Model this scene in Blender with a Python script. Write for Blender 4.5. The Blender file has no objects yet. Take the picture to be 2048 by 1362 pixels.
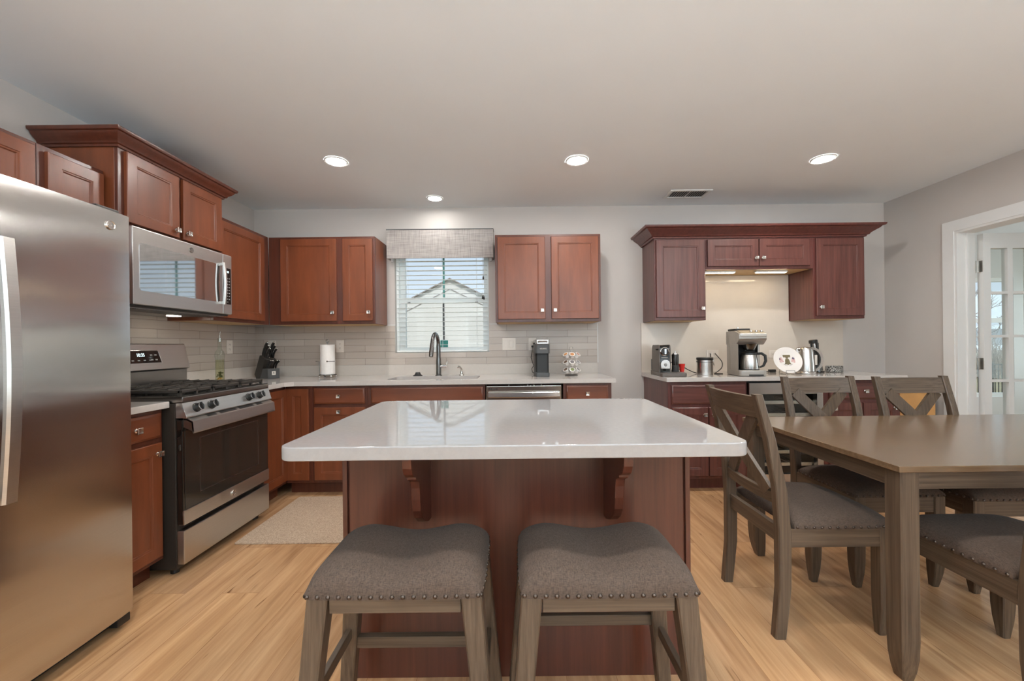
import bpy, bmesh, math, random
from mathutils import Vector, Matrix

random.seed(11)
sc = bpy.context.scene
COL = sc.collection
PI = math.pi

# ------------------------------------------------------------------ camera
cam_data = bpy.data.cameras.new("camera")
cam = bpy.data.objects.new("camera", cam_data)
COL.objects.link(cam)
cam.location = (0.0, 0.0, 1.188)
cam.rotation_euler = (PI / 2, 0.0110, 0.0)
cam_data.sensor_width = 36.0
cam_data.lens = 820.0 / 2048.0 * 36.0
cam_data.shift_x = -2.0 / 2048.0
cam_data.shift_y = 9.0 / 2048.0
cam_data.clip_start = 0.02
cam_data.clip_end = 1000
sc.camera = cam

# ------------------------------------------------------------------ world, exposure
world = bpy.data.worlds.new("world")
sc.world = world
world.use_nodes = True
wn = world.node_tree.nodes
wl = world.node_tree.links
wn.clear()
w_out = wn.new("ShaderNodeOutputWorld")
w_bg = wn.new("ShaderNodeBackground")
w_tc = wn.new("ShaderNodeTexCoord")
w_sep = wn.new("ShaderNodeSeparateXYZ")
w_ramp = wn.new("ShaderNodeValToRGB")
w_ramp.color_ramp.elements[0].position = 0.0
w_ramp.color_ramp.elements[0].color = (0.72, 0.83, 0.96, 1)
w_ramp.color_ramp.elements[1].position = 0.6
w_ramp.color_ramp.elements[1].color = (0.56, 0.68, 0.88, 1)
wl.new(w_tc.outputs["Generated"], w_sep.inputs[0])
wl.new(w_sep.outputs["Z"], w_ramp.inputs[0])
wl.new(w_ramp.outputs[0], w_bg.inputs[0])
w_bg.inputs[1].default_value = 1.02
wl.new(w_bg.outputs[0], w_out.inputs[0])

# two added fill lamps behind the camera, facing up to brighten the ceiling
for k, wx in enumerate((-0.4, 2.1)):
    la = bpy.data.lights.new("window_daylight", "AREA")
    la.shape = "RECTANGLE"
    la.size, la.size_y = 1.7, 1.6
    la.energy = 275.0
    la.color = (0.74, 0.89, 1.0)
    lo_ = bpy.data.objects.new("window_daylight", la)
    COL.objects.link(lo_)
    lo_.location = (wx, -2.9, 0.75)
    lo_.rotation_euler = (math.radians(90 + 93), 0, 0)

# added fill lamp outside the sunroom's right-hand windows, brightening sunroom and table
la = bpy.data.lights.new("sunroom_daylight", "AREA")
la.shape = "RECTANGLE"
la.size, la.size_y = 4.2, 1.5
la.energy = 75.0
la.color = (0.84, 0.93, 1.0)
lo_ = bpy.data.objects.new("sunroom_daylight", la)
COL.objects.link(lo_)
lo_.location = (7.98, 3.05, 1.30)
lo_.rotation_euler = (math.radians(90), 0, math.radians(90))

sun = bpy.data.lights.new("sun", "SUN")
sun.energy = 5.2
sun.angle = math.radians(2.0)
sun.color = (1.0, 0.98, 0.95)
sun_o = bpy.data.objects.new("sun", sun)
COL.objects.link(sun_o)
sun_o.rotation_euler = (math.radians(40), 0, math.radians(14))

CAN_POWER = 285.0          # radiance of the recessed lenses
sc.view_settings.view_transform = "Standard"
sc.view_settings.look = "None"
sc.view_settings.gamma = 1.0
sc.view_settings.exposure = 0.10
sc.view_settings.use_curve_mapping = False
sc.cycles.use_denoising = True
sc.cycles.max_bounces = 10
sc.cycles.diffuse_bounces = 6
sc.cycles.glossy_bounces = 5
sc.cycles.transparent_max_bounces = 16
sc.cycles.caustics_reflective = False
sc.cycles.caustics_refractive = False
sc.cycles.sample_clamp_indirect = 6.0


# ------------------------------------------------------------------ colour and materials
def srgb(r, g, b):
    def f(c):
        c /= 255.0
        return c / 12.92 if c <= 0.04045 else ((c + 0.055) / 1.055) ** 2.4
    return (f(r), f(g), f(b), 1.0)


def base_mat(name):
    m = bpy.data.materials.new(name)
    m.use_nodes = True
    nt = m.node_tree
    b = nt.nodes["Principled BSDF"]
    return m, nt, b


def noise_mix(nt, c0, c1, scale, detail=4.0, rough=0.55, lo=0.3, hi=0.7, coord="Object", dist=0.0):
    """noise -> ramp between two colours; scale is a 3-vector"""
    tc = nt.nodes.new("ShaderNodeTexCoord")
    mp = nt.nodes.new("ShaderNodeMapping")
    mp.inputs["Scale"].default_value = scale
    nz = nt.nodes.new("ShaderNodeTexNoise")
    nz.inputs["Scale"].default_value = 1.0
    nz.inputs["Detail"].default_value = detail
    nz.inputs["Roughness"].default_value = rough
    nz.inputs["Distortion"].default_value = dist
    rp = nt.nodes.new("ShaderNodeValToRGB")
    rp.color_ramp.elements[0].position = lo
    rp.color_ramp.elements[0].color = c0
    rp.color_ramp.elements[1].position = hi
    rp.color_ramp.elements[1].color = c1
    nt.links.new(tc.outputs[coord], mp.inputs[0])
    nt.links.new(mp.outputs[0], nz.inputs[0])
    nt.links.new(nz.outputs["Fac"], rp.inputs[0])
    return rp, nz, mp


def bump_from(nt, b, sock, strength, dist=0.002):
    bp = nt.nodes.new("ShaderNodeBump")
    bp.inputs["Strength"].default_value = strength
    bp.inputs["Distance"].default_value = dist
    nt.links.new(sock, bp.inputs["Height"])
    nt.links.new(bp.outputs[0], b.inputs["Normal"])
    return bp


def plain(name, col, rough=0.5, metal=0.0, var=0.06, scale=14.0, coat=0.0, spec=0.5, trans=0.0, bump=0.0):
    """one colour with a faint procedural mottling"""
    m, nt, b = base_mat(name)
    c0 = tuple(max(0, x * (1 - var)) for x in col[:3]) + (1,)
    c1 = tuple(min(1, x * (1 + var)) for x in col[:3]) + (1,)
    rp, nz, mp = noise_mix(nt, c0, c1, (scale,) * 3)
    nt.links.new(rp.outputs[0], b.inputs["Base Color"])
    b.inputs["Roughness"].default_value = rough
    b.inputs["Metallic"].default_value = metal
    b.inputs["Coat Weight"].default_value = coat
    b.inputs["Coat Roughness"].default_value = 0.15
    b.inputs["Specular IOR Level"].default_value = spec
    b.inputs["Transmission Weight"].default_value = trans
    if bump:
        bump_from(nt, b, nz.outputs["Fac"], bump)
    return m


def wood(name, dark, light, axis="Z", rough=0.35, grain=0.25, fine=90.0, coat=0.2, lo=0.3, hi=0.72, blotch=0.5, coat_rough=0.25):
    """stained wood: long grain along one axis plus broad blotches"""
    m, nt, b = base_mat(name)
    s = {"X": (2.2, fine, fine), "Y": (fine, 2.2, fine), "Z": (fine, fine, 2.2)}[axis]
    rp, nz, mp = noise_mix(nt, dark, light, s, 5.0, 0.6, lo, hi)
    rb, nb, mb_ = noise_mix(nt, (1 - blotch * .5,) * 3 + (1,), (1, 1, 1, 1), (3.5, 3.5, 2.0), 2.0, 0.5, 0.25, 0.75)
    mx = nt.nodes.new("ShaderNodeMix")
    mx.data_type = "RGBA"
    mx.blend_type = "MULTIPLY"
    mx.inputs[0].default_value = 1.0
    nt.links.new(rp.outputs[0], mx.inputs[6])
    nt.links.new(rb.outputs[0], mx.inputs[7])
    nt.links.new(mx.outputs[2], b.inputs["Base Color"])
    b.inputs["Roughness"].default_value = rough
    b.inputs["Coat Weight"].default_value = coat
    b.inputs["Coat Roughness"].default_value = coat_rough
    if grain:
        bump_from(nt, b, nz.outputs["Fac"], grain, 0.001)
    return m


def steel(name, col, rough=0.28, aniso=0.7, wave=0.0, streak="X", rot=0.0, tan=None):
    """brushed stainless steel"""
    m, nt, b = base_mat(name)
    s = {"X": (1.5, 1.5, 420.0), "Y": (1.5, 420.0, 1.5), "Z": (420.0, 420.0, 1.5)}[streak]
    c0 = tuple(x * 0.93 for x in col[:3]) + (1,)
    rp, nz, mp = noise_mix(nt, c0, col, s, 2.0, 0.5, 0.3, 0.7)
    nt.links.new(rp.outputs[0], b.inputs["Base Color"])
    b.inputs["Metallic"].default_value = 1.0
    b.inputs["Roughness"].default_value = rough
    b.inputs["Anisotropic"].default_value = aniso
    b.inputs["Anisotropic Rotation"].default_value = rot
    if tan:                       # brushing direction of a flat front, as a world vector
        tg = nt.nodes.new("ShaderNodeCombineXYZ")
        for i_ in range(3):
            tg.inputs[i_].default_value = tan[i_]
    else:
        tg = nt.nodes.new("ShaderNodeTangent")
        tg.direction_type = "RADIAL"
        tg.axis = "Z"
    nt.links.new(tg.outputs[0], b.inputs["Tangent"])
    if wave:
        tc = nt.nodes.new("ShaderNodeTexCoord")
        mp2 = nt.nodes.new("ShaderNodeMapping")
        mp2.inputs["Scale"].default_value = (1.6, 1.6, 2.6)
        n2 = nt.nodes.new("ShaderNodeTexNoise")
        n2.inputs["Scale"].default_value = 1.0
        n2.inputs["Detail"].default_value = 1.0
        nt.links.new(tc.outputs["Object"], mp2.inputs[0])
        nt.links.new(mp2.outputs[0], n2.inputs[0])
        bump_from(nt, b, n2.outputs["Fac"], 1.0, wave)
    return m


def emit(name, col, strength):
    m = bpy.data.materials.new(name)
    m.use_nodes = True
    nt = m.node_tree
    nt.nodes.clear()
    o = nt.nodes.new("ShaderNodeOutputMaterial")
    e = nt.nodes.new("ShaderNodeEmission")
    e.inputs[0].default_value = col
    e.inputs[1].default_value = strength
    nt.links.new(e.outputs[0], o.inputs[0])
    return m


def pane_glass(name, tint=(0.96, 0.98, 0.97, 1)):
    """thin window glass: mostly see-through with a fresnel sheen"""
    m = bpy.data.materials.new(name)
    m.use_nodes = True
    nt = m.node_tree
    nt.nodes.clear()
    o = nt.nodes.new("ShaderNodeOutputMaterial")
    t = nt.nodes.new("ShaderNodeBsdfTransparent")
    t.inputs[0].default_value = tint
    g = nt.nodes.new("ShaderNodeBsdfGlossy")
    g.inputs["Roughness"].default_value = 0.02
    lw = nt.nodes.new("ShaderNodeLayerWeight")
    lw.inputs[0].default_value = 0.5
    pw = nt.nodes.new("ShaderNodeMath")
    pw.operation = "POWER"
    pw.inputs[1].default_value = 4.0
    nt.links.new(lw.outputs["Facing"], pw.inputs[0])
    f = nt.nodes.new("ShaderNodeMath")
    f.operation = "MULTIPLY_ADD"
    f.inputs[1].default_value = 0.7
    f.inputs[2].default_value = 0.03
    nt.links.new(pw.outputs[0], f.inputs[0])
    mx = nt.nodes.new("ShaderNodeMixShader")
    nt.links.new(f.outputs[0], mx.inputs[0])
    nt.links.new(t.outputs[0], mx.inputs[1])
    nt.links.new(g.outputs[0], mx.inputs[2])
    nt.links.new(mx.outputs[0], o.inputs[0])
    return m


def tile_mat(name, across):
    """long glazed wall tiles in half bond; across = world axis the courses run along"""
    m, nt, b = base_mat(name)
    tc = nt.nodes.new("ShaderNodeTexCoord")
    sp = nt.nodes.new("ShaderNodeSeparateXYZ")
    cb = nt.nodes.new("ShaderNodeCombineXYZ")
    nt.links.new(tc.outputs["Object"], sp.inputs[0])
    nt.links.new(sp.outputs[across], cb.inputs[0])
    nt.links.new(sp.outputs["Z"], cb.inputs[1])
    mp = nt.nodes.new("ShaderNodeMapping")
    mp.inputs["Location"].default_value = (0.06, -1.014, 0)
    nt.links.new(cb.outputs[0], mp.inputs[0])
    bt = nt.nodes.new("ShaderNodeTexBrick")
    bt.offset = 0.5
    bt.inputs["Scale"].default_value = 1.0
    bt.inputs["Brick Width"].default_value = 0.384
    bt.inputs["Row Height"].default_value = 0.0620
    bt.inputs["Mortar Size"].default_value = 0.0014
    bt.inputs["Mortar Smooth"].default_value = 0.2
    bt.inputs["Color1"].default_value = srgb(188, 177, 167)
    bt.inputs["Color2"].default_value = srgb(201, 191, 181)
    bt.inputs["Mortar"].default_value = srgb(148, 136, 126)
    nt.links.new(mp.outputs[0], bt.inputs[0])
    mp2 = nt.nodes.new("ShaderNodeMapping")
    mp2.inputs["Scale"].default_value = (3.0, 60.0, 1.0)
    nz = nt.nodes.new("ShaderNodeTexNoise")
    nz.inputs["Scale"].default_value = 1.0
    nz.inputs["Detail"].default_value = 4.0
    nt.links.new(cb.outputs[0], mp2.inputs[0])
    nt.links.new(mp2.outputs[0], nz.inputs[0])
    rp = nt.nodes.new("ShaderNodeValToRGB")
    rp.color_ramp.elements[0].color = (0.90, 0.89, 0.88, 1)
    rp.color_ramp.elements[1].color = (1, 1, 1, 1)
    nt.links.new(nz.outputs["Fac"], rp.inputs[0])
    mx = nt.nodes.new("ShaderNodeMix")
    mx.data_type = "RGBA"
    mx.blend_type = "MULTIPLY"
    mx.inputs[0].default_value = 1.0
    nt.links.new(bt.outputs["Color"], mx.inputs[6])
    nt.links.new(rp.outputs[0], mx.inputs[7])
    nt.links.new(mx.outputs[2], b.inputs["Base Color"])
    b.inputs["Roughness"].default_value = 0.22
    iv = nt.nodes.new("ShaderNodeMath")
    iv.operation = "SUBTRACT"
    iv.inputs[0].default_value = 1.0
    nt.links.new(bt.outputs["Fac"], iv.inputs[1])
    bump_from(nt, b, iv.outputs[0], 0.6, 0.002)
    return m


def floor_mat():
    m, nt, b = base_mat("oak_planks")
    L = nt.links.new
    tc = nt.nodes.new("ShaderNodeTexCoord")
    sp = nt.nodes.new("ShaderNodeSeparateXYZ")
    cb = nt.nodes.new("ShaderNodeCombineXYZ")
    L(tc.outputs["Object"], sp.inputs[0])
    L(sp.outputs["Y"], cb.inputs[0])
    L(sp.outputs["X"], cb.inputs[1])
    bt = nt.nodes.new("ShaderNodeTexBrick")
    bt.offset = 0.37
    bt.offset_frequency = 2
    bt.inputs["Scale"].default_value = 1.0
    bt.inputs["Brick Width"].default_value = 1.22
    bt.inputs["Row Height"].default_value = 0.178
    bt.inputs["Mortar Size"].default_value = 0.0011
    bt.inputs["Mortar Smooth"].default_value = 0.0
    bt.inputs["Color1"].default_value = (0, 0, 0, 1)
    bt.inputs["Color2"].default_value = (1, 1, 1, 1)
    bt.inputs["Mortar"].default_value = (0.5, 0.5, 0.5, 1)
    L(cb.outputs[0], bt.inputs[0])
    # per-plank seed
    sd = nt.nodes.new("ShaderNodeMath")
    sd.operation = "MULTIPLY"
    sd.inputs[1].default_value = 37.0
    L(bt.outputs["Color"], sd.inputs[0])

    def nz(scale, detail, rough, dist):
        mp = nt.nodes.new("ShaderNodeMapping")
        mp.inputs["Scale"].default_value = scale
        n = nt.nodes.new("ShaderNodeTexNoise")
        n.noise_dimensions = "4D"
        n.inputs["Scale"].default_value = 1.0
        n.inputs["Detail"].default_value = detail
        n.inputs["Roughness"].default_value = rough
        n.inputs["Distortion"].default_value = dist
        L(cb.outputs[0], mp.inputs[0])
        L(mp.outputs[0], n.inputs["Vector"])
        L(sd.outputs[0], n.inputs["W"])
        return n
    grain = nz((1.6, 26.0, 1.0), 6.0, 0.6, 0.6)
    cath = nz((0.9, 7.0, 1.0), 3.0, 0.5, 1.4)
    crack = nz((2.6, 34.0, 1.0), 3.0, 0.55, 1.0)
    r1 = nt.nodes.new("ShaderNodeValToRGB")
    e = r1.color_ramp.elements
    e[0].position = 0.28
    e[0].color = srgb(184, 137, 96)
    e[1].position = 0.66
    e[1].color = srgb(224, 179, 134)
    L(grain.outputs["Fac"], r1.inputs[0])
    r2 = nt.nodes.new("ShaderNodeValToRGB")
    r2.color_ramp.elements[0].position = 0.34
    r2.color_ramp.elements[0].color = (0.66, 0.60, 0.55, 1)
    r2.color_ramp.elements[1].position = 0.52
    r2.color_ramp.elements[1].color = (1, 1, 1, 1)
    L(cath.outputs["Fac"], r2.inputs[0])
    r3 = nt.nodes.new("ShaderNodeValToRGB")
    r3.color_ramp.elements[0].position = 0.27
    r3.color_ramp.elements[0].color = (0.28, 0.20, 0.14, 1)
    r3.color_ramp.elements[1].position = 0.345
    r3.color_ramp.elements[1].color = (1, 1, 1, 1)
    L(crack.outputs["Fac"], r3.inputs[0])
    r4 = nt.nodes.new("ShaderNodeValToRGB")
    r4.color_ramp.elements[0].color = (0.84, 0.84, 0.86, 1)
    r4.color_ramp.elements[1].color = (1.0, 0.98, 0.94, 1)
    L(bt.outputs["Color"], r4.inputs[0])
    r5 = nt.nodes.new("ShaderNodeValToRGB")
    r5.color_ramp.elements[0].color = (1, 1, 1, 1)
    r5.color_ramp.elements[1].color = (0.62, 0.52, 0.44, 1)
    L(bt.outputs["Fac"], r5.inputs[0])
    cur = r1.outputs[0]
    for other, f in ((r2, 0.5), (r3, 0.8), (r4, 1.0), (r5, 0.7)):
        mx = nt.nodes.new("ShaderNodeMix")
        mx.data_type = "RGBA"
        mx.blend_type = "MULTIPLY"
        mx.inputs[0].default_value = f
        L(cur, mx.inputs[6])
        L(other.outputs[0], mx.inputs[7])
        cur = mx.outputs[2]
    L(cur, b.inputs["Base Color"])
    b.inputs["Roughness"].default_value = 0.22
    bump_from(nt, b, grain.outputs["Fac"], 0.12, 0.001)
    return m


def weave(name, c0, c1, fine=420.0, bump=0.35, rough=0.9, ratio=.16):
    """woven cloth: crossed fine threads"""
    m, nt, b = base_mat(name)
    r1, n1, _ = noise_mix(nt, c0, c1, (fine * ratio, fine, fine), 3.0, 0.6, 0.32, 0.68)
    r2, n2, _ = noise_mix(nt, c0, c1, (fine, fine * ratio, fine * ratio), 3.0, 0.6, 0.32, 0.68)
    mx = nt.nodes.new("ShaderNodeMix")
    mx.data_type = "RGBA"
    mx.inputs[0].default_value = 0.5
    nt.links.new(r1.outputs[0], mx.inputs[6])
    nt.links.new(r2.outputs[0], mx.inputs[7])
    nt.links.new(mx.outputs[2], b.inputs["Base Color"])
    b.inputs["Roughness"].default_value = rough
    b.inputs["Sheen Weight"].default_value = 0.04
    b.inputs["Specular IOR Level"].default_value = 0.2
    ad = nt.nodes.new("ShaderNodeMath")
    ad.operation = "ADD"
    nt.links.new(n1.outputs["Fac"], ad.inputs[0])
    nt.links.new(n2.outputs["Fac"], ad.inputs[1])
    bump_from(nt, b, ad.outputs[0], bump, 0.0012)
    return m


M = {}
M["wall"] = plain("wall_paint", srgb(199, 193, 188), 0.75, var=0.015, scale=3.0)
M["ceil"] = plain("ceiling_paint", srgb(234, 239, 242), 0.85, var=0.01, scale=2.0)
M["white"] = plain("white_trim_paint", srgb(226, 227, 226), 0.4, var=0.01)
M["vinyl"] = plain("white_vinyl", srgb(243, 247, 246), 0.35, var=0.01)
M["floor"] = floor_mat()
M["tile_x"] = tile_mat("tiles_along_x", "X")
M["tile_y"] = tile_mat("tiles_along_y", "Y")
M["cherry"] = wood("cherry_stain", srgb(113, 59, 34), srgb(135, 73, 43), "Z", 0.36, 0.03, 16.0, 0.12, blotch=0.36)
M["cherry_h"] = wood("cherry_stain_level_grain", srgb(109, 56, 33), srgb(130, 70, 42), "X", 0.36, 0.03, 16.0, 0.12, blotch=0.36)
M["cherry_dark"] = wood("cherry_frame_stain", srgb(82, 41, 27), srgb(102, 52, 35), "Z", 0.38, 0.06, 40.0, 0.25, blotch=0.25)
M["island"] = wood("island_cherry_stain", srgb(78, 41, 29), srgb(100, 53, 38), "Z", 0.32, 0.06, 60.0, 0.3, blotch=0.25)  # whole island in one tone darker than the cabinet cherry
M["maroon"] = wood("maroon_cherry_stain", srgb(84, 46, 41), srgb(116, 69, 60), "Z", 0.34, 0.12, 46.0, 0.25, blotch=0.35)
M["maroon_h"] = wood("maroon_cherry_level_grain", srgb(84, 46, 41), srgb(116, 69, 60), "X", 0.34, 0.12, 46.0, 0.25, blotch=0.35)
M["maroon_dark"] = wood("maroon_frame_stain", srgb(82, 41, 37), srgb(110, 58, 50), "Z", 0.36, 0.1, 46.0, 0.25, blotch=0.25)
M["birch"] = plain("birch_underside", srgb(205, 170, 120), 0.5, var=0.08, scale=20)
M["quartz"] = plain("white_quartz", srgb(196, 190, 185), 0.08, var=0.035, scale=70.0)
M["quartz_island"] = plain("white_quartz_polished", srgb(160, 157, 156), 0.035, spec=0.75, var=0.035, scale=70.0)  # same quartz as the counters, colour darkened to offset glare on the island
M["quartz_matt"] = plain("white_quartz_honed", srgb(203, 195, 186), 0.4, var=0.02, scale=70.0)
M["mirror_glass"] = plain("mirrored_dark_glass", srgb(34, 31, 29), 0.04, var=0.02)
M["mirror_glass"].node_tree.nodes["Principled BSDF"].inputs["IOR"].default_value = 6.0
M["quartz_slab"] = plain("cream_quartz_slab", srgb(212, 202, 190), 0.10, var=0.02, scale=9.0)
M["greywood_z"] = wood("grey_wood_upright", srgb(68, 54, 42), srgb(108, 90, 73), "Z", 0.42, 0.5, 110.0, 0.1, blotch=0.3)
M["greywood_x"] = wood("grey_wood_crosswise", srgb(68, 54, 42), srgb(108, 90, 73), "X", 0.42, 0.5, 110.0, 0.1, blotch=0.3)
M["greywood_y"] = wood("grey_wood_lengthwise", srgb(68, 54, 42), srgb(108, 90, 73), "Y", 0.42, 0.5, 110.0, 0.1, blotch=0.3)
M["tabletop"] = wood("brown_grey_tabletop", srgb(100, 79, 58), srgb(128, 103, 78), "X", 0.26, 0.22, 60.0, 0.45, blotch=0.25, coat_rough=0.16)
M["seat"] = weave("charcoal_brown_tweed", srgb(62, 51, 44), srgb(106, 90, 79), 640.0)
M["rug"] = weave("cream_looped_rug", srgb(146, 120, 98), srgb(222, 198, 172), 170.0, 0.8, ratio=.7)
M["linen"] = weave("grey_linen", srgb(136, 131, 128), srgb(196, 190, 186), 150.0, 0.2, ratio=.05)
M["ss"] = steel("brushed_stainless", (0.60, 0.58, 0.555, 1), 0.33, 0.75, tan=(0, 1, 0))
M["ss_x"] = steel("brushed_stainless_across", (0.56, 0.52, 0.47, 1), 0.24, 0.7, tan=(1, 0, 0))
M["ss_round"] = steel("brushed_stainless_turned", (0.62, 0.60, 0.575, 1), 0.22, 0.6, rot=0.25)
M["ss_fridge"] = steel("brushed_stainless_door", (0.66, 0.64, 0.615, 1), 0.19, 1.0, wave=0.006, tan=(0, 1, 0))
M["ss_dark"] = steel("dark_stainless", (0.30, 0.28, 0.265, 1), 0.3, 0.6, tan=(0, 1, 0))
M["ss_plain"] = plain("satin_steel", (0.60, 0.58, 0.56, 1), 0.27, 1.0, var=0.03)
M["chrome"] = plain("chrome", (0.78, 0.77, 0.76, 1), 0.08, 1.0, var=0.01)
M["gunmetal"] = plain("gunmetal", (0.20, 0.195, 0.19, 1), 0.22, 1.0, var=0.02)
M["nickel"] = plain("satin_nickel", (0.72, 0.69, 0.65, 1), 0.22, 1.0, var=0.02)
M["bronze"] = plain("antique_bronze_nail", (0.12, 0.095, 0.08, 1), 0.38, 1.0, var=0.1)
M["black"] = plain("black_plastic", srgb(30, 29, 28), 0.38, var=0.05)
M["black_soft"] = plain("black_matte", srgb(42, 41, 40), 0.6, var=0.08)
M["black_gloss"] = plain("black_glass", srgb(24, 22, 20), 0.05, var=0.02, coat=0.5)
M["oven_glass"] = plain("smoked_oven_glass", srgb(46, 42, 37), 0.06, var=0.02, coat=0.4)
M["graphite"] = plain("graphite_side", srgb(50, 45, 40), 0.45, var=0.05)
M["titan"] = plain("titan_grey_plastic", srgb(92, 84, 78), 0.42, 0.1, var=0.05)
M["iron"] = plain("cast_iron", srgb(66, 62, 58), 0.45, 0.3, var=0.12, scale=60)
M["slate"] = plain("slate_grey", srgb(76, 77, 78), 0.5, var=0.05)
M["paper"] = plain("paper_towel", srgb(238, 234, 230), 0.9, var=0.02, scale=60, bump=0.2)
M["plate"] = plain("white_china", srgb(236, 230, 225), 0.18, var=0.01)
M["outlet"] = plain("ivory_plastic", srgb(222, 214, 205), 0.4, var=0.01)
M["red"] = plain("red_glaze", srgb(200, 40, 34), 0.25, var=0.05)
M["cardboard"] = plain("cardboard", srgb(196, 146, 88), 0.7, var=0.07)
M["beige_metal"] = plain("champagne_panel", srgb(190, 178, 156), 0.35, 0.6, var=0.03)
M["silver_paint"] = plain("silver_grey_body", srgb(166, 160, 153), 0.34, 0.55, var=0.04)
M["gold"] = plain("bell_bronze", srgb(112, 100, 72), 0.5, var=0.2, scale=200)
M["flag_red"] = plain("faded_flag_red", srgb(196, 140, 134), 0.6, var=0.04)
M["flag_blue"] = plain("faded_flag_blue", srgb(92, 84, 104), 0.6, var=0.05)
M["ink"] = plain("dark_ink", srgb(64, 58, 54), 0.6, var=0.05)
M["print"] = plain("pale_panel_print", srgb(190, 190, 188), 0.5, var=0.01)
M["digits"] = emit("lit_clock_digits", (0.75, 0.95, 1.0, 1), 2.2)
M["can"] = emit("recessed_lens_glow", (1.0, 0.97, 0.925, 1), CAN_POWER)
M["can_dim"] = emit("dim_lens_glow", (1.0, 0.97, 0.925, 1), CAN_POWER * 0.27)
M["led"] = emit("warm_strip_glow", (1.0, 0.80, 0.52, 1), 32.0)
M["hood"] = emit("hood_lamp_glow", (1.0, 0.9, 0.76, 1), 24.0)
M["glass"] = pane_glass("window_pane")
M["teal"] = plain("teal_grille", srgb(96, 160, 150), 0.5, var=0.03)
M["green_sticker"] = plain("green_sticker", srgb(60, 150, 140), 0.5, var=0.03)
M["siding"] = plain("pale_siding", srgb(216, 214, 212), 0.7, var=0.02)
_nt = M["siding"].node_tree
_tc = _nt.nodes.new("ShaderNodeTexCoord")
_wv = _nt.nodes.new("ShaderNodeTexWave")
_wv.bands_direction = "Z"
_wv.wave_profile = "SAW"
_wv.inputs["Scale"].default_value = 3.0
_nt.links.new(_tc.outputs["Object"], _wv.inputs[0])
bump_from(_nt, _nt.nodes["Principled BSDF"], _wv.outputs["Fac"], 1.0, 0.03)
M["shingle"] = plain("grey_shingles", srgb(120, 112, 108), 0.9, var=0.2, scale=6)
M["lawn"] = plain("winter_lawn", srgb(122, 116, 92), 0.95, var=0.2, scale=0.6)
M["hill"] = plain("hazy_bare_hill", srgb(92, 98, 102), 0.95, var=0.25, scale=0.08)
M["bark"] = plain("bare_bark", srgb(112, 98, 84), 0.9, var=0.15, scale=5)
M["bottle"] = pane_glass("clear_bottle_glass", (0.90, 0.93, 0.90, 1))
M["oil"] = pane_glass("pale_oil", (0.95, 0.93, 0.80, 1))
M["herb"] = plain("herb_green", srgb(86, 92, 52), 0.7, var=0.3, scale=90)
M["garlic"] = plain("garlic_gold", srgb(206, 168, 92), 0.6, var=0.2, scale=90)


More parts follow.
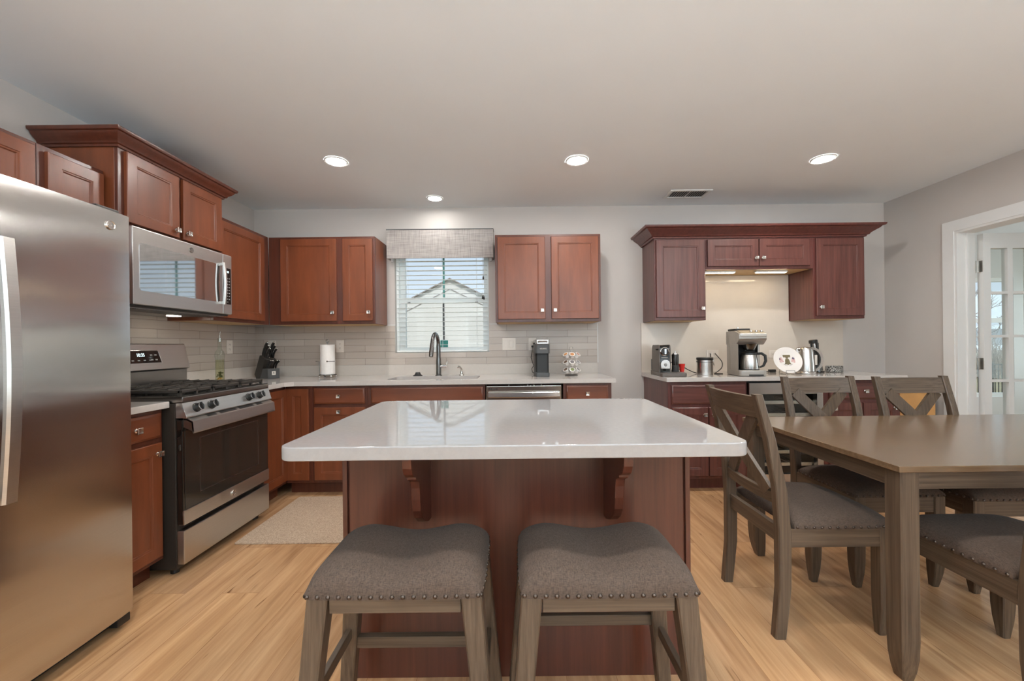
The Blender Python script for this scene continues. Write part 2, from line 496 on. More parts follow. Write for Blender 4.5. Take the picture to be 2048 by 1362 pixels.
# ------------------------------------------------------------------ mesh helpers
class MB:
    """collects shapes into one mesh"""

    def __init__(self):
        self.bm = bmesh.new()

    def _xf(self, vs, mat):
        if mat is not None:
            for v in vs:
                v.co = mat @ v.co

    def box(self, x0, x1, y0, y1, z0, z1, bev=0.0, seg=2, mat=None):
        bm = self.bm
        x0, x1 = min(x0, x1), max(x0, x1)
        y0, y1 = min(y0, y1), max(y0, y1)
        z0, z1 = min(z0, z1), max(z0, z1)
        v = [bm.verts.new(c) for c in ((x0, y0, z0), (x1, y0, z0), (x1, y1, z0), (x0, y1, z0),
                                       (x0, y0, z1), (x1, y0, z1), (x1, y1, z1), (x0, y1, z1))]
        fs = [bm.faces.new([v[i] for i in q]) for q in ((3, 2, 1, 0), (4, 5, 6, 7), (0, 1, 5, 4),
                                                       (1, 2, 6, 5), (2, 3, 7, 6), (3, 0, 4, 7))]
        vs = v
        if bev:
            es = list({e for f in fs for e in f.edges})
            bev = min(bev, 0.49 * min(x1 - x0, y1 - y0, z1 - z0))
            r = bmesh.ops.bevel(bm, geom=es, offset=bev, segments=seg, profile=0.5, affect="EDGES", clamp_overlap=True)
            vs = list({q for f in r["faces"] for q in f.verts} | {q for q in v if q.is_valid})
        self._xf(vs, mat)
        return self

    def rings(self, rings, cap0=True, cap1=True, mat=None, closed=False):
        """skin a list of equal-length point rings"""
        bm = self.bm
        vr = [[bm.verts.new(p) for p in ring] for ring in rings]
        n = len(vr[0])
        m = len(vr)
        for i in range(m if closed else m - 1):
            a, b = vr[i], vr[(i + 1) % m]
            for j in range(n):
                k = (j + 1) % n
                try:
                    bm.faces.new((a[j], a[k], b[k], b[j]))
                except ValueError:
                    pass
        if not closed:
            if cap0:
                bm.faces.new(list(reversed(vr[0])))
            if cap1:
                bm.faces.new(vr[-1])
        self._xf([v for r in vr for v in r], mat)
        return self

    def cyl(self, p0, p1, r0, r1=None, seg=24, mat=None):
        p0, p1 = Vector(p0), Vector(p1)
        r1 = r0 if r1 is None else r1
        return self.tube([p0, p1], [r0, r1], seg, mat=mat)

    def tube(self, pts, r, seg=10, closed=False, mat=None):
        pts = [Vector(p) for p in pts]
        n = len(pts)
        rs = r if isinstance(r, (list, tuple)) else [r] * n
        tang = []
        for i in range(n):
            a = pts[i - 1] if (i > 0 or closed) else pts[i]
            b = pts[(i + 1) % n] if (i < n - 1 or closed) else pts[i]
            t = b - a
            tang.append(t.normalized() if t.length > 1e-9 else Vector((0, 0, 1)))
        up = Vector((0, 0, 1)) if abs(tang[0].z) < 0.9 else Vector((1, 0, 0))
        nrm = tang[0].cross(up).normalized()
        rings = []
        for i in range(n):
            nrm = (nrm - tang[i] * nrm.dot(tang[i]))
            nrm = nrm.normalized() if nrm.length > 1e-9 else tang[i].orthogonal().normalized()
            bi = tang[i].cross(nrm)
            rings.append([pts[i] + (nrm * math.cos(2 * PI * k / seg) + bi * math.sin(2 * PI * k / seg)) * rs[i]
                          for k in range(seg)])
        return self.rings(rings, mat=mat, closed=closed)

    def lathe(self, prof, seg=32, at=(0, 0, 0), mat=None, cap=True):
        """profile [(r, z)] turned about z"""
        at = Vector(at)
        rings = [[at + Vector((max(r, 1e-5) * math.cos(2 * PI * k / seg), max(r, 1e-5) * math.sin(2 * PI * k / seg), z))
                  for k in range(seg)] for r, z in prof]
        return self.rings(rings, cap, cap, mat)

    def ball(self, c, r, sx=1, sy=1, sz=1, seg=16, mat=None):
        prof = [(math.cos(a) * r, math.sin(a) * r * sz) for a in [(-PI / 2) + PI * i / (seg // 2) for i in range(seg // 2 + 1)]]
        c = Vector(c)
        rings = [[c + Vector((max(q, 1e-5) * sx * math.cos(2 * PI * k / seg), max(q, 1e-5) * sy * math.sin(2 * PI * k / seg), z))
                  for k in range(seg)] for q, z in prof]
        return self.rings(rings, True, True, mat)

    def prism(self, poly, h0, h1, axis="x", bev=0.0, mat=None):
        """polygon pulled along an axis: axis x -> poly is (y,z); y -> (x,z); z -> (x,y)"""
        f = {"x": lambda a, b, h: (h, a, b), "y": lambda a, b, h: (a, h, b), "z": lambda a, b, h: (a, b, h)}[axis]
        bm = self.bm
        a = [bm.verts.new(f(p[0], p[1], h0)) for p in poly]
        b = [bm.verts.new(f(p[0], p[1], h1)) for p in poly]
        n = len(poly)
        fs = [bm.faces.new(a), bm.faces.new(list(reversed(b)))]
        for i in range(n):
            fs.append(bm.faces.new((a[i], b[i], b[(i + 1) % n], a[(i + 1) % n])))
        vs = a + b
        if bev:
            es = list({e for q in fs for e in q.edges})
            r = bmesh.ops.bevel(bm, geom=es, offset=bev, segments=2, profile=0.5, affect="EDGES", clamp_overlap=True)
            vs = list({q for g in r["faces"] for q in g.verts} | {q for q in vs if q.is_valid})
        self._xf(vs, mat)
        return self

    def plate(self, outer, holes, h0, h1, axis="z", mat=None):
        """flat plate with holes"""
        f = {"x": lambda a, b, h: (h, a, b), "y": lambda a, b, h: (a, h, b), "z": lambda a, b, h: (a, b, h)}[axis]
        bm = self.bm
        new = []
        loops = []
        for lp in [outer] + list(holes):
            vs = [bm.verts.new(f(p[0], p[1], h0)) for p in lp]
            es = [bm.edges.new((vs[i], vs[(i + 1) % len(vs)])) for i in range(len(vs))]
            loops.append((vs, es))
            new += vs
        r = bmesh.ops.triangle_fill(bm, use_beauty=True, use_dissolve=False, edges=[e for _, es in loops for e in es])
        faces = [g for g in r["geom"] if isinstance(g, bmesh.types.BMFace)]
        top = {v: bm.verts.new(v.co + Vector(f(0, 0, h1 - h0))) for v in new}
        for g in faces:
            bm.faces.new([top[v] for v in reversed(g.verts)])
        for vs, _ in loops:
            n = len(vs)
            for i in range(n):
                bm.faces.new((vs[i], vs[(i + 1) % n], top[vs[(i + 1) % n]], top[vs[i]]))
        self._xf(new + list(top.values()), mat)
        return self

    def quad(self, pts, mat=None):
        vs = [self.bm.verts.new(p) for p in pts]
        self.bm.faces.new(vs)
        self._xf(vs, mat)
        return self

    def build(self, name, material, parent=None, label=None, loc=None, rot=None, smooth=0.6):
        bm = self.bm
        bmesh.ops.recalc_face_normals(bm, faces=bm.faces)
        me = bpy.data.meshes.new(name)
        bm.to_mesh(me)
        bm.free()
        if smooth:
            me.polygons.foreach_set("use_smooth", [True] * len(me.polygons))
            me.set_sharp_from_angle(angle=smooth)
        o = bpy.data.objects.new(name, me)
        COL.objects.link(o)
        me.materials.append(M[material] if isinstance(material, str) else material)
        if parent is not None:
            o.parent = parent
        if loc is not None:
            o.location = loc
        if rot is not None:
            o.rotation_euler = rot
        if smooth and smooth < 1.0:
            wn_mod = o.modifiers.new("weighted_normal", "WEIGHTED_NORMAL")
            wn_mod.keep_sharp = True
            wn_mod.weight = 100
        if label:
            o["label"] = label
        return o


def tag(o, label, cat, group=None):
    o["label"] = label
    o["category"] = cat
    if group:
        o["group"] = group
    return o


def thing(name, label, cat, loc=(0, 0, 0), rz=0.0, group=None):
    o = bpy.data.objects.new(name, None)
    o.empty_display_size = 0.05
    COL.objects.link(o)
    o.location = loc
    o.rotation_euler = (0, 0, rz)
    return tag(o, label, cat, group)


def struct(o):
    o["kind"] = "structure"
    return o


def copy_tree(root, label=None, loc=None, rz=None, _parent=None):
    c = root.copy()
    COL.objects.link(c)
    if _parent is not None:
        c.parent = _parent
    if label:
        c["label"] = label
    if loc is not None:
        c.location = loc
    if rz is not None:
        c.rotation_euler = (0, 0, rz)
    for ch in list(root.children):
        copy_tree(ch, _parent=c)
    return c


def text(body, size, name, material, parent, mat, extrude=0.0004, align="CENTER", sx=1.0):
    """lettering as a mesh; local x to the right, y up, placed by mat"""
    cu = bpy.data.curves.new(name, "FONT")
    cu.body = body
    cu.size = size
    cu.extrude = extrude
    cu.align_x = align
    cu.align_y = "CENTER"
    cu.resolution_u = 3
    tmp = bpy.data.objects.new(name + "_curve", cu)
    me = bpy.data.meshes.new_from_object(tmp)
    bpy.data.objects.remove(tmp)
    bpy.data.curves.remove(cu)
    me.name = name
    me.transform(mat @ Matrix.Diagonal((sx, 1, 1, 1)))
    me.materials.clear()
    me.materials.append(M[material])
    o = bpy.data.objects.new(name, me)
    COL.objects.link(o)
    o.parent = parent
    return o


def face_front(x, y, z):
    """matrix for lettering on a local -y face"""
    return Matrix.Translation((x, y, z)) @ Matrix.Rotation(PI / 2, 4, "X")


def arc(cx, cy, r, a0, a1, n):
    return [(cx + r * math.cos(math.radians(a0 + (a1 - a0) * i / n)), cy + r * math.sin(math.radians(a0 + (a1 - a0) * i / n))) for i in range(n + 1)]


def round_rect(x0, x1, y0, y1, r, n=6):
    return arc(x1 - r, y0 + r, r, -90, 0, n) + arc(x1 - r, y1 - r, r, 0, 90, n) + arc(x0 + r, y1 - r, r, 90, 180, n) + arc(x0 + r, y0 + r, r, 180, 270, n)


def slab_loops(mb, outer, z0, z1, e=0.004):
    """solid slab over a convex-ish outline with softened top and bottom arris"""
    n = len(outer)
    c = Vector((sum(p[0] for p in outer) / n, sum(p[1] for p in outer) / n))

    def inset(d):
        res = []
        for i in range(n):
            p0, p1, p2 = Vector(outer[i - 1]), Vector(outer[i]), Vector(outer[(i + 1) % n])
            t = ((p1 - p0).normalized() + (p2 - p1).normalized())
            t = t.normalized() if t.length > 1e-9 else (p2 - p0).normalized()
            nn = Vector((-t.y, t.x))
            res.append(p1 + nn * d)
        return res
    rs = []
    for d, z in ((e, z0), (e * .3, z0 + e * .3), (0, z0 + e), (0, z1 - e), (e * .3, z1 - e * .3), (e, z1)):
        rs.append([(p.x, p.y, z) for p in inset(d)])
    mb.rings(rs)
    return mb


def sweep(mb, path, prof, close_top=True):
    """moulding: path of (x, y), outward = right of travel; prof = [(out, z)]"""
    n = len(path)
    P = [Vector(p) for p in path]
    offs = []
    for i in range(n):
        ds = []
        if i > 0:
            ds.append((P[i] - P[i - 1]).normalized())
        if i < n - 1:
            ds.append((P[i + 1] - P[i]).normalized())
        ns = [Vector((d.y, -d.x)) for d in ds]
        if len(ns) == 1:
            offs.append(ns[0])
        else:
            b = (ns[0] + ns[1]).normalized()
            offs.append(b / max(0.2, b.dot(ns[0])))
    rings = [[(P[i].x + offs[i].x * o, P[i].y + offs[i].y * o, z) for o, z in prof] for i in range(n)]
    mb.rings(rings)
    return mb


# ------------------------------------------------------------------ the room
XL, XR, YB, YF, ZC = -2.455, 3.54, 3.90, -3.4, 2.50
WX0, WX1, WZ0, WZ1 = -1.118, -0.226, 1.126, 2.14      # kitchen window opening
DY0, DY1, DZ = 1.62, 3.272, 2.055                       # wide door opening in the right wall

MB().box(XL - .12, XR + .12, YF - .12, YB + .12, -.1, 0).build("floor", "floor")
MB().box(XL - .12, XR + .12, YF - .12, YB + .12, ZC, ZC + .1).build("ceiling", "ceil")
MB().box(XL - .12, XL, YF, YB + .12, 0, ZC).build("wall_left", "wall")
MB().plate([(XL, 0), (XR, 0), (XR, ZC), (XL, ZC)], [[(WX0, WZ0), (WX1, WZ0), (WX1, WZ1), (WX0, WZ1)]], YB, YB + .14, "y").build("wall_back", "wall")
MB().plate([(YF, 0), (DY0, 0), (DY0, DZ), (DY1, DZ), (DY1, 0), (YB + .14, 0), (YB + .14, ZC), (YF, ZC)], [], XR, XR + .12, "x").build("wall_right", "wall")
# wall behind the camera with two tall windows that let the daylight in
RW = [(-1.3, 0.5), (1.2, 3.0)]
MB().plate([(XL, 0), (XR, 0), (XR, ZC), (XL, ZC)], [[(a, .35), (b, .35), (b, 2.1), (a, 2.1)] for a, b in RW], YF - .12, YF, "y").build("wall_rear", "wall")
for i, (a, b) in enumerate(RW):
    fr = MB()
    fr.plate([(a, .35), (b, .35), (b, 2.1), (a, 2.1)], [[(a + .06, .41), (b - .06, .41), (b - .06, 2.04), (a + .06, 2.04)]], YF - .08, YF - .02, "y")
    fr.box(a + .06, b - .06, YF - .07, YF - .03, 1.2, 1.25)
    w = struct(fr.build("window_%d" % (i + 3), "vinyl"))
    MB().box(a + .06, b - .06, YF - .053, YF - .047, .41, 2.04).build("pane", "glass", w)
for n in ("floor", "ceiling", "wall_left", "wall_back", "wall_right", "wall_rear"):
    struct(bpy.data.objects[n])
struct(MB().box(XL - .3, XR + .3, YF - 2.2, YF - .12, 2.2, 2.3).build("roof_porch", "white"))  # unseen slab added above the rear windows to keep direct sun out
struct(MB().box(XR - .014, XR, DY1 + .085, YB, 0, .13, .004).build("baseboard_right", "white"))
struct(MB().box(.82, 1.23, YB - .014, YB, 0, .13, .004).build("baseboard_back", "white"))

# door casing and jamb
t = MB()
t.plate([(DY0 - .085, 0), (DY0, 0), (DY0, DZ), (DY1, DZ), (DY1, 0), (DY1 + .085, 0), (DY1 + .085, DZ + .085), (DY0 - .085, DZ + .085)], [], XR - .018, XR, "x")
struct(t.build("trim_1", "white"))
t = MB()
t.plate([(DY0, 0), (DY0 + .018, 0), (DY0 + .018, DZ - .018), (DY1 - .018, DZ - .018), (DY1 - .018, 0), (DY1, 0), (DY1, DZ), (DY0, DZ)], [], XR - .012, XR + .135, "x")
t.box(XR + .06, XR + .075, DY1 - .03, DY1 - .018, 0, DZ - .018)
struct(t.build("trim_2", "white"))

# tile backsplash over the worktop
TZ0, TZ1 = 1.014, 1.386
t = MB()
t.plate([(XL, TZ0), (.80, TZ0), (.80, TZ1), (WX1, TZ1), (WX1, WZ0), (WX0, WZ0), (WX0, TZ1), (XL, TZ1)], [], YB - .008, YB, "y")
struct(t.build("trim_3", "tile_x"))
struct(MB().box(XL, XL + .008, 1.0, YB - .008, .90, 1.46).build("trim_4", "tile_y"))
t = MB()
t.box(.80, .808, YB - .010, YB, TZ0, TZ1)
t.box(-1.19, WX0, YB - .010, YB, TZ1, TZ1 + .006)
t.box(WX1, -.15, YB - .010, YB, TZ1, TZ1 + .006)
struct(t.build("trim_5", "white"))

# kitchen window
wy = YB + .085
fr = MB()
fr.plate([(WX0, WZ0), (WX1, WZ0), (WX1, WZ1), (WX0, WZ1)], [[(WX0 + .025, WZ0 + .016), (WX1 - .02, WZ0 + .016), (WX1 - .02, WZ1 - .03), (WX0 + .025, WZ1 - .03)]], YB + .05, YB + .14, "y")
win = struct(fr.build("window_1", "vinyl"))
lo = MB()
lo.plate([(WX0 + .025, WZ0 + .016), (WX1 - .02, WZ0 + .016), (WX1 - .02, 1.655), (WX0 + .025, 1.655)], [[(WX0 + .085, WZ0 + .048), (WX1 - .06, WZ0 + .048), (WX1 - .06, 1.605), (WX0 + .085, 1.605)]], YB + .06, YB + .10, "y")
los = lo.build("lower_sash", "vinyl", win)
up = MB()
up.plate([(WX0 + .025, 1.61), (WX1 - .02, 1.61), (WX1 - .02, WZ1 - .03), (WX0 + .025, WZ1 - .03)], [[(WX0 + .075, 1.655), (WX1 - .05, 1.655), (WX1 - .05, WZ1 - .08), (WX0 + .075, WZ1 - .08)]], YB + .101, YB + .135, "y")
ups = up.build("upper_sash", "vinyl", win)
cxw = (WX0 + WX1) / 2 + .002
MB().box(WX0 + .085, WX1 - .06, YB + .078, YB + .082, WZ0 + .048, 1.605).build("pane", "glass", los)
MB().box(WX0 + .075, WX1 - .05, YB + .116, YB + .12, 1.655, WZ1 - .08).build("pane", "glass", ups)
MB().box(cxw - .009, cxw + .009, YB + .07, YB + .077, WZ0 + .048, 1.605).build("grille_bar", "slate", los, label="dark grey grille bar")
MB().box(cxw - .009, cxw + .009, YB + .108, YB + .115, 1.655, WZ1 - .08).build("grille_bar", "teal", ups, label="teal grey grille bar")
MB().box(cxw - .032, cxw + .042, YB + .064, YB + .067, 1.168, 1.243).build("sticker", "green_sticker", los, label="green square sticker on the pane")
lk = MB()
for sx in (WX0 + .12, WX1 - .12):
    lk.box(sx - .012, sx + .012, YB + .05, YB + .06, 1.60, 1.61)
lk.build("sash_latch", "slate", los)

# sunroom beyond the wide doorway
SX0, SX1, SY0, SY1, SZ = XR + .12, 7.7, .4, 5.5, 2.62
struct(MB().box(SX0, SX1, SY0, SY1, -.1, -.005).build("floor_sunroom", "floor"))
struct(MB().box(SX0, SX1 + .1, SY0 - .1, SY1 + .1, SZ, SZ + .1).build("ceiling_sunroom", "ceil"))
struct(MB().box(SX0, SX1, SY0 - .1, SY0, 0, SZ).build("wall_sunroom_near", "white"))
# outer face of the house wall above the doorway
holes = []
wz0, wz1 = .42, 2.02
for k in range(2):
    a = 4.15 + k * 1.64
    holes.append((a, a + 1.47))
struct(MB().plate([(SX0, 0), (SX1, 0), (SX1, SZ), (SX0, SZ)], [[(a, wz0), (b, wz0), (b, wz1), (a, wz1)] for a, b in [(a, b) for a, b in [(3.9, 5.15), (5.35, 6.72), (6.86, 7.55)]]], SY1, SY1 + .12, "y").build("wall_sunroom_back", "white"))
yh = [(.9, 2.2), (2.4, 3.7), (3.9, 5.2)]
struct(MB().plate([(SY0, 0), (SY1 + .12, 0), (SY1 + .12, SZ), (SY0, SZ)], [[(a, wz0), (b, wz0), (b, wz1), (a, wz1)] for a, b in yh], SX1, SX1 + .12, "x").build("wall_sunroom_right", "white"))
wi = 5
for a, b in [(3.9, 5.15), (5.35, 6.72), (6.86, 7.55)]:
    f = MB()
    f.plate([(a, wz0), (b, wz0), (b, wz1), (a, wz1)], [[(a + .05, wz0 + .05), (b - .05, wz0 + .05), (b - .05, wz1 - .05), (a + .05, wz1 - .05)]], SY1 + .02, SY1 + .08, "y")
    f.box(a + .05, b - .05, SY1 + .03, SY1 + .07, 1.42, 1.48)
    w = struct(f.build("window_%d" % wi, "vinyl"))
    MB().box(a + .05, b - .05, SY1 + .053, SY1 + .057, wz0 + .05, wz1 - .05).build("pane", "glass", w)
    wi += 1
for a, b in yh:
    f = MB()
    f.plate([(a, wz0), (b, wz0), (b, wz1), (a, wz1)], [[(a + .05, wz0 + .05), (b - .05, wz0 + .05), (b - .05, wz1 - .05), (a + .05, wz1 - .05)]], SX1 + .02, SX1 + .08, "x")
    f.box(SX1 + .03, SX1 + .07, a + .05, b - .05, 1.42, 1.48)
    w = struct(f.build("window_%d" % wi, "vinyl"))
    MB().box(SX1 + .053, SX1 + .057, a + .05, b - .05, wz0 + .05, wz1 - .05).build("pane", "glass", w)
    wi += 1
struct(MB().box(SX0, SX1, SY1 - .015, SY1, 0, .14, .004).build("baseboard_sunroom", "white"))

# fifteen-lite leaf swung into the sunroom
dx0, dy0, dw, dt = 3.712, 3.23, .61, .042
rows = [(1.568, 1.909), (1.225, 1.548), (.874, 1.205), (.53, .854), (.19, .51)]
cols = []
cw = (dw - .115 - .05 - .08) / 3
x = dx0 + .058
for k in range(3):
    cols.append((x, x + .134))
    x += .134 + .04
dw = cols[-1][1] + .058 - dx0
leaf = MB()
leaf.plate([(dx0, .01), (dx0 + dw, .01), (dx0 + dw, 2.026), (dx0, 2.026)], [[(a, c), (b, c), (b, d), (a, d)] for a, b in cols for c, d in rows], dy0, dy0 + dt, "y")
door = struct(leaf.build("door_1", "white"))
for a, b in cols:
    for c, d in rows:
        MB().box(a - .003, b + .003, dy0 + .019, dy0 + .023, c - .003, d + .003).build("pane", "glass", door)
for hz in (.3, 1.0, 1.77):
    hg = MB()
    hg.box(dx0 - .003, dx0 + .001, dy0 + .004, dy0 + dt - .002, hz - .045, hz + .045)
    hg.cyl((dx0 - .012, dy0 + dt + .004, hz - .048), (dx0 - .012, dy0 + dt + .004, hz + .048), .006, seg=10)
    hg.box(dx0 - .045, dx0 - .010, dy0 + dt + .002, dy0 + dt + .006, hz - .045, hz + .045)
    hg.build("hinge", "nickel", door)

# outdoors
struct(MB().box(-60, 90, -40, 170, -.85, -.75).build("ground", "lawn"))
h = MB()
ringA, ringB = [], []
for i in range(41):
    xx = -120 + i * 9
    zz = 5.4 + 2.2 * math.sin(i * .41) + 1.4 * math.sin(i * 1.13 + 1) + random.uniform(-.3, .3)
    ringA.append((xx, 165, -1))
    ringB.append((xx, 190, zz))
vs0 = [h.bm.verts.new(p) for p in ringA]
vs1 = [h.bm.verts.new(p) for p in ringB]
vs2 = [h.bm.verts.new((p[0], 240, p[2] * 1.1 + 1)) for p in ringB]
for i in range(40):
    h.bm.faces.new((vs0[i], vs0[i + 1], vs1[i + 1], vs1[i]))
    h.bm.faces.new((vs1[i], vs1[i + 1], vs2[i + 1], vs2[i]))
struct(h.build("hill", "hill"))

hs = thing("neighbor_house", "pale gabled house seen through the blinds of the kitchen window", "house", (-2.28, 15.0, -.67))
ap, hw, ev = 4.28, 5.2, 4.28 - 5.2 * .5
MB().prism([(-hw, 0), (hw, 0), (hw, ev), (0, ap), (-hw, ev)], 0, 8.0, "y").build("wall", "siding", hs)
rf = MB()
for s in (-1, 1):
    rf.prism([(0, ap + .005), (s * (hw + .4), ev - .195), (s * (hw + .4), ev - .155), (0, ap + .045)], -.10, 8.3, "y")
rf.build("roof", "shingle", hs)
tr = MB()
for s in (-1, 1):
    tr.prism([(0, ap - .36), (s * hw, ev - .36), (s * hw, ev - .335), (0, ap - .335)], -.02, 0, "y")
tr.build("gable_trim", "shingle", hs)
vt = MB()
vt.box(-.62, -.38, -.04, 0, 1.27, 1.37)
vt.build("vent", "slate", hs)
vt = MB()
vt.box(.75, .95, -.04, 0, 1.33, 1.41)
vt.build("vent", "slate", hs)

# black picket fence across the lawn
fn = thing("metal_fence", "dark metal picket fence across the lawn outside the sunroom windows", "fence", (0, 12.0, -.75))
px = 6.0
while px < 26:
    MB().box(px - .03, px + .03, -.03, .03, 0, 1.28).build("post", "black", fn)
    pn = MB()
    for zz in (.12, 1.06, 1.20):
        pn.box(px + .03, px + 1.97, -.012, .012, zz, zz + .03)
    for k in range(1, 20):
        pn.box(px + k * .1 - .008, px + k * .1 + .008, -.008, .008, .0, 1.20)
    pn.build("picket_panel", "black", fn)
    px += 2.0


def bare_tree(name, label, loc, hgt, seed):
    rnd = random.Random(seed)
    root = thing(name, label, "tree", loc, group="bare trees beyond the fence")
    tk = MB()
    tk.tube([(0, 0, 0), (.05, 0, hgt * .4), (0, .05, hgt * .95)], [hgt * .022, hgt * .016, hgt * .004], 7)
    tk.build("trunk", "bark", root)
    br = MB()

    def grow(p, d, ln, r, lv):
        q = p + d * ln
        br.tube([p, (p + q) / 2 + Vector((rnd.uniform(-.06, .06) * ln, 0, .04 * ln)), q], [r, r * .75, r * .45], 5)
        if lv:
            for _ in range(3):
                nd = (d + Vector((rnd.uniform(-.8, .8), rnd.uniform(-.8, .8), rnd.uniform(-.1, .6)))).normalized()
                grow(p + d * ln * rnd.uniform(.55, 1), nd, ln * rnd.uniform(.5, .75), r * .55, lv - 1)
    for k in range(9):
        z = hgt * (.25 + .07 * k)
        a = k * 2.4
        grow(Vector((0, 0, z)), Vector((math.cos(a), math.sin(a), .7)).normalized(), hgt * .26, hgt * .008, 2)
    br.build("branches", "bark", root)
    return root


tl = ["bare tree left of the fence view, tallest of the outdoor trees", "slender bare tree seen through the glass door, right of the tallest tree",
      "small bare tree at the right beyond the brush thicket", "broad bare tree at the far right beyond the fence"]
for k, (tx, ty, hh) in enumerate(((37.6, 34, 6.0), (45.5, 39.5, 5.6), (47.5, 33.0, 4.0), (57, 42, 6.6))):
    bare_tree("bare_tree", tl[k], (tx, ty, -.75), hh, k + 3)
rb = random.Random(5)
mb = MB()
for k in range(700):
    y_ = rb.uniform(20, 30)
    x_ = y_ * rb.uniform(.98, 1.42)
    hh = rb.uniform(.8, 2.5)
    p0 = Vector((x_, y_, -.76))
    p1 = p0 + Vector((rb.uniform(-.5, .5), rb.uniform(-.4, .4), hh * .6))
    mb.tube([p0, p1, p1 + Vector((rb.uniform(-.5, .5), rb.uniform(-.4, .4), hh * .4))], [.022, .015, .006], 4)
o_ = tag(mb.build("brush_thicket", "bark"), "bare brown brush thicket growing on the slope beyond the metal fence", "brush")
o_["kind"] = "stuff"


# ------------------------------------------------------------------ cabinets
def shaker(x0, x1, z0, z1, fw=.056, t=.02, dep=.009):
    mb = MB()
    w = min(fw, (x1 - x0) * .32)
    L = []
    for ins, y in ((0, -.001), (0, -t + .003), (.003, -t), (w, -t), (w + .002, -t + .003), (w + .008, -t + .004), (w + .011, -t + dep)):
        L.append([(x0 + ins, y, z0 + ins), (x1 - ins, y, z0 + ins), (x1 - ins, y, z1 - ins), (x0 + ins, y, z1 - ins)])
    mb.rings(L)
    return mb


def slab_front(x0, x1, z0, z1, t=.02):
    mb = MB()
    L = []
    for ins, y in ((0, -.001), (0, -t + .007), (.004, -t + .004), (.009, -t + .003), (.012, -t)):
        L.append([(x0 + ins, y, z0 + ins), (x1 - ins, y, z0 + ins), (x1 - ins, y, z1 - ins), (x0 + ins, y, z1 - ins)])
    mb.rings(L)
    return mb


def knob(x, z, parent, y=-.02):
    mb = MB()
    mb.lathe([(.011, 0), (.011, .003), (.0055, .007), (.0055, .016)], 14, mat=Matrix.Translation((x, y, z)) @ Matrix.Rotation(PI / 2, 4, "X"))
    R = []
    for hw, d in ((.008, .014), (.0145, .018), (.0145, .022), (.0125, .0235), (.006, .0215)):
        R.append([(x - hw, y - d, z - hw), (x + hw, y - d, z - hw), (x + hw, y - d, z + hw), (x - hw, y - d, z + hw)])
    mb.rings(R)
    return mb.build("knob", "nickel", parent)


def cabinet(name, label, loc, rz, W, D, z0, z1, fronts, tone="cherry", base=False, cat="cabinet", group=None, under=True):
    """local x along the run, face at y = 0, depth to +y.  fronts: (kind, x0, x1, z0, z1, knob or None)"""
    root = thing(name, label, cat, loc, rz, group)
    b = MB()
    b.box(0, W, .019, D, z0, z1, .001, 1)
    b.build("cabinet_box", tone, root)
    MB().box(0, W, 0, .0195, z0, z1, .0015, 1).build("face_frame", tone + "_dark", root)
    if base:
        MB().box(0, W, .072, .088, 0, z0).build("toe_kick", tone + "_dark", root)
    elif under:
        MB().box(.018, W - .018, .022, D - .003, z0 - .0015, z0 - .0003).build("underside", "birch", root, label="pale wood underside")
    for kind, x0, x1, a, c, kn in fronts:
        if kind == "door":
            d = shaker(x0, x1, a, c).build("door", tone, root)
        elif kind == "drawer":
            d = slab_front(x0, x1, a, c).build("drawer_front", tone + "_h", root)
        else:
            d = slab_front(x0, x1, a, c).build("false_front", tone + "_h", root)
        if kn:
            knob(kn[0], kn[1], d)
    return root


UF = YB - .33      # face of the wall cabinets on the back wall
BF = YB - .61      # face of the base cabinets on the back wall
UL = XL + .335     # face of the wall cabinets on the left wall
BL = XL + .625     # face of the base cabinets on the left wall
UZ0, UZ1 = 1.387, 2.147
H = PI / 2
G1, G2, G3 = "cherry wall cabinets of the kitchen", "cherry base cabinets of the kitchen", "maroon buffet cabinets"

# left wall, upper row
cabinet("wall_cabinet", "cherry wall cabinet above the stainless refrigerator at the far left", (UL, .87, 0), H, .96, .33, 1.79, 2.115,
        [("door", .02, .465, 1.81, 2.095, None), ("door", .493, .942, 1.81, 2.095, None)], group=G1)
cabinet("wall_cabinet", "narrow cherry wall cabinet between the refrigerator top and the crowned cabinet", (UL, 1.832, 0), H, .30, .33, UZ0, 2.115,
        [("door", .03, .285, 1.41, 2.09, (.05, 1.47))], group=G1)
mc = cabinet("wall_cabinet", "tall cherry cabinet with crown moulding above the microwave", (-2.048, 2.135, 0), H, .765, .40, 1.838, 2.275,
             [("door", .032, .372, 1.862, 2.235, (.345, 1.905)), ("door", .402, .738, 1.862, 2.235, (.43, 1.905))], group=G1)
CROWN = [(0, 0), (.010, 0), (.013, .010), (.022, .014), (.026, .024), (.040, .036), (.052, .050), (.056, .060), (.066, .063), (.070, .072), (.070, .080), (0, .080)]
cm = MB()
sweep(cm, [(0, .395), (0, 0), (.765, 0), (.765, .395)], [(o, 2.242 + z) for o, z in CROWN])
cm.box(0, .765, 0, .395, 2.30, 2.318)
cm.build("crown_moulding", "cherry_dark", mc)
cabinet("wall_cabinet", "cherry corner wall cabinet right of the microwave, on the left wall", (UL, 2.905, 0), H, .66, .33, UZ0, UZ1,
        [("door", .03, .575, 1.412, 2.12, None)], group=G1)

# back wall, upper row
cabinet("wall_cabinet", "cherry wall cabinet left of the kitchen window", (UL + .002, UF, 0), 0, .925, .325, UZ0, UZ1,
        [("door", .108, .592, 1.412, 2.125, (.562, 1.485)), ("door", .645, .905, 1.412, 2.125, (.875, 1.485))], group=G1)
cabinet("wall_cabinet", "cherry double-door wall cabinet right of the kitchen window", (-.148, UF, 0), 0, .918, .325, UZ0, UZ1,
        [("door", .022, .434, 1.412, 2.125, (.405, 1.485)), ("door", .487, .897, 1.412, 2.125, (.516, 1.485))], group=G1)

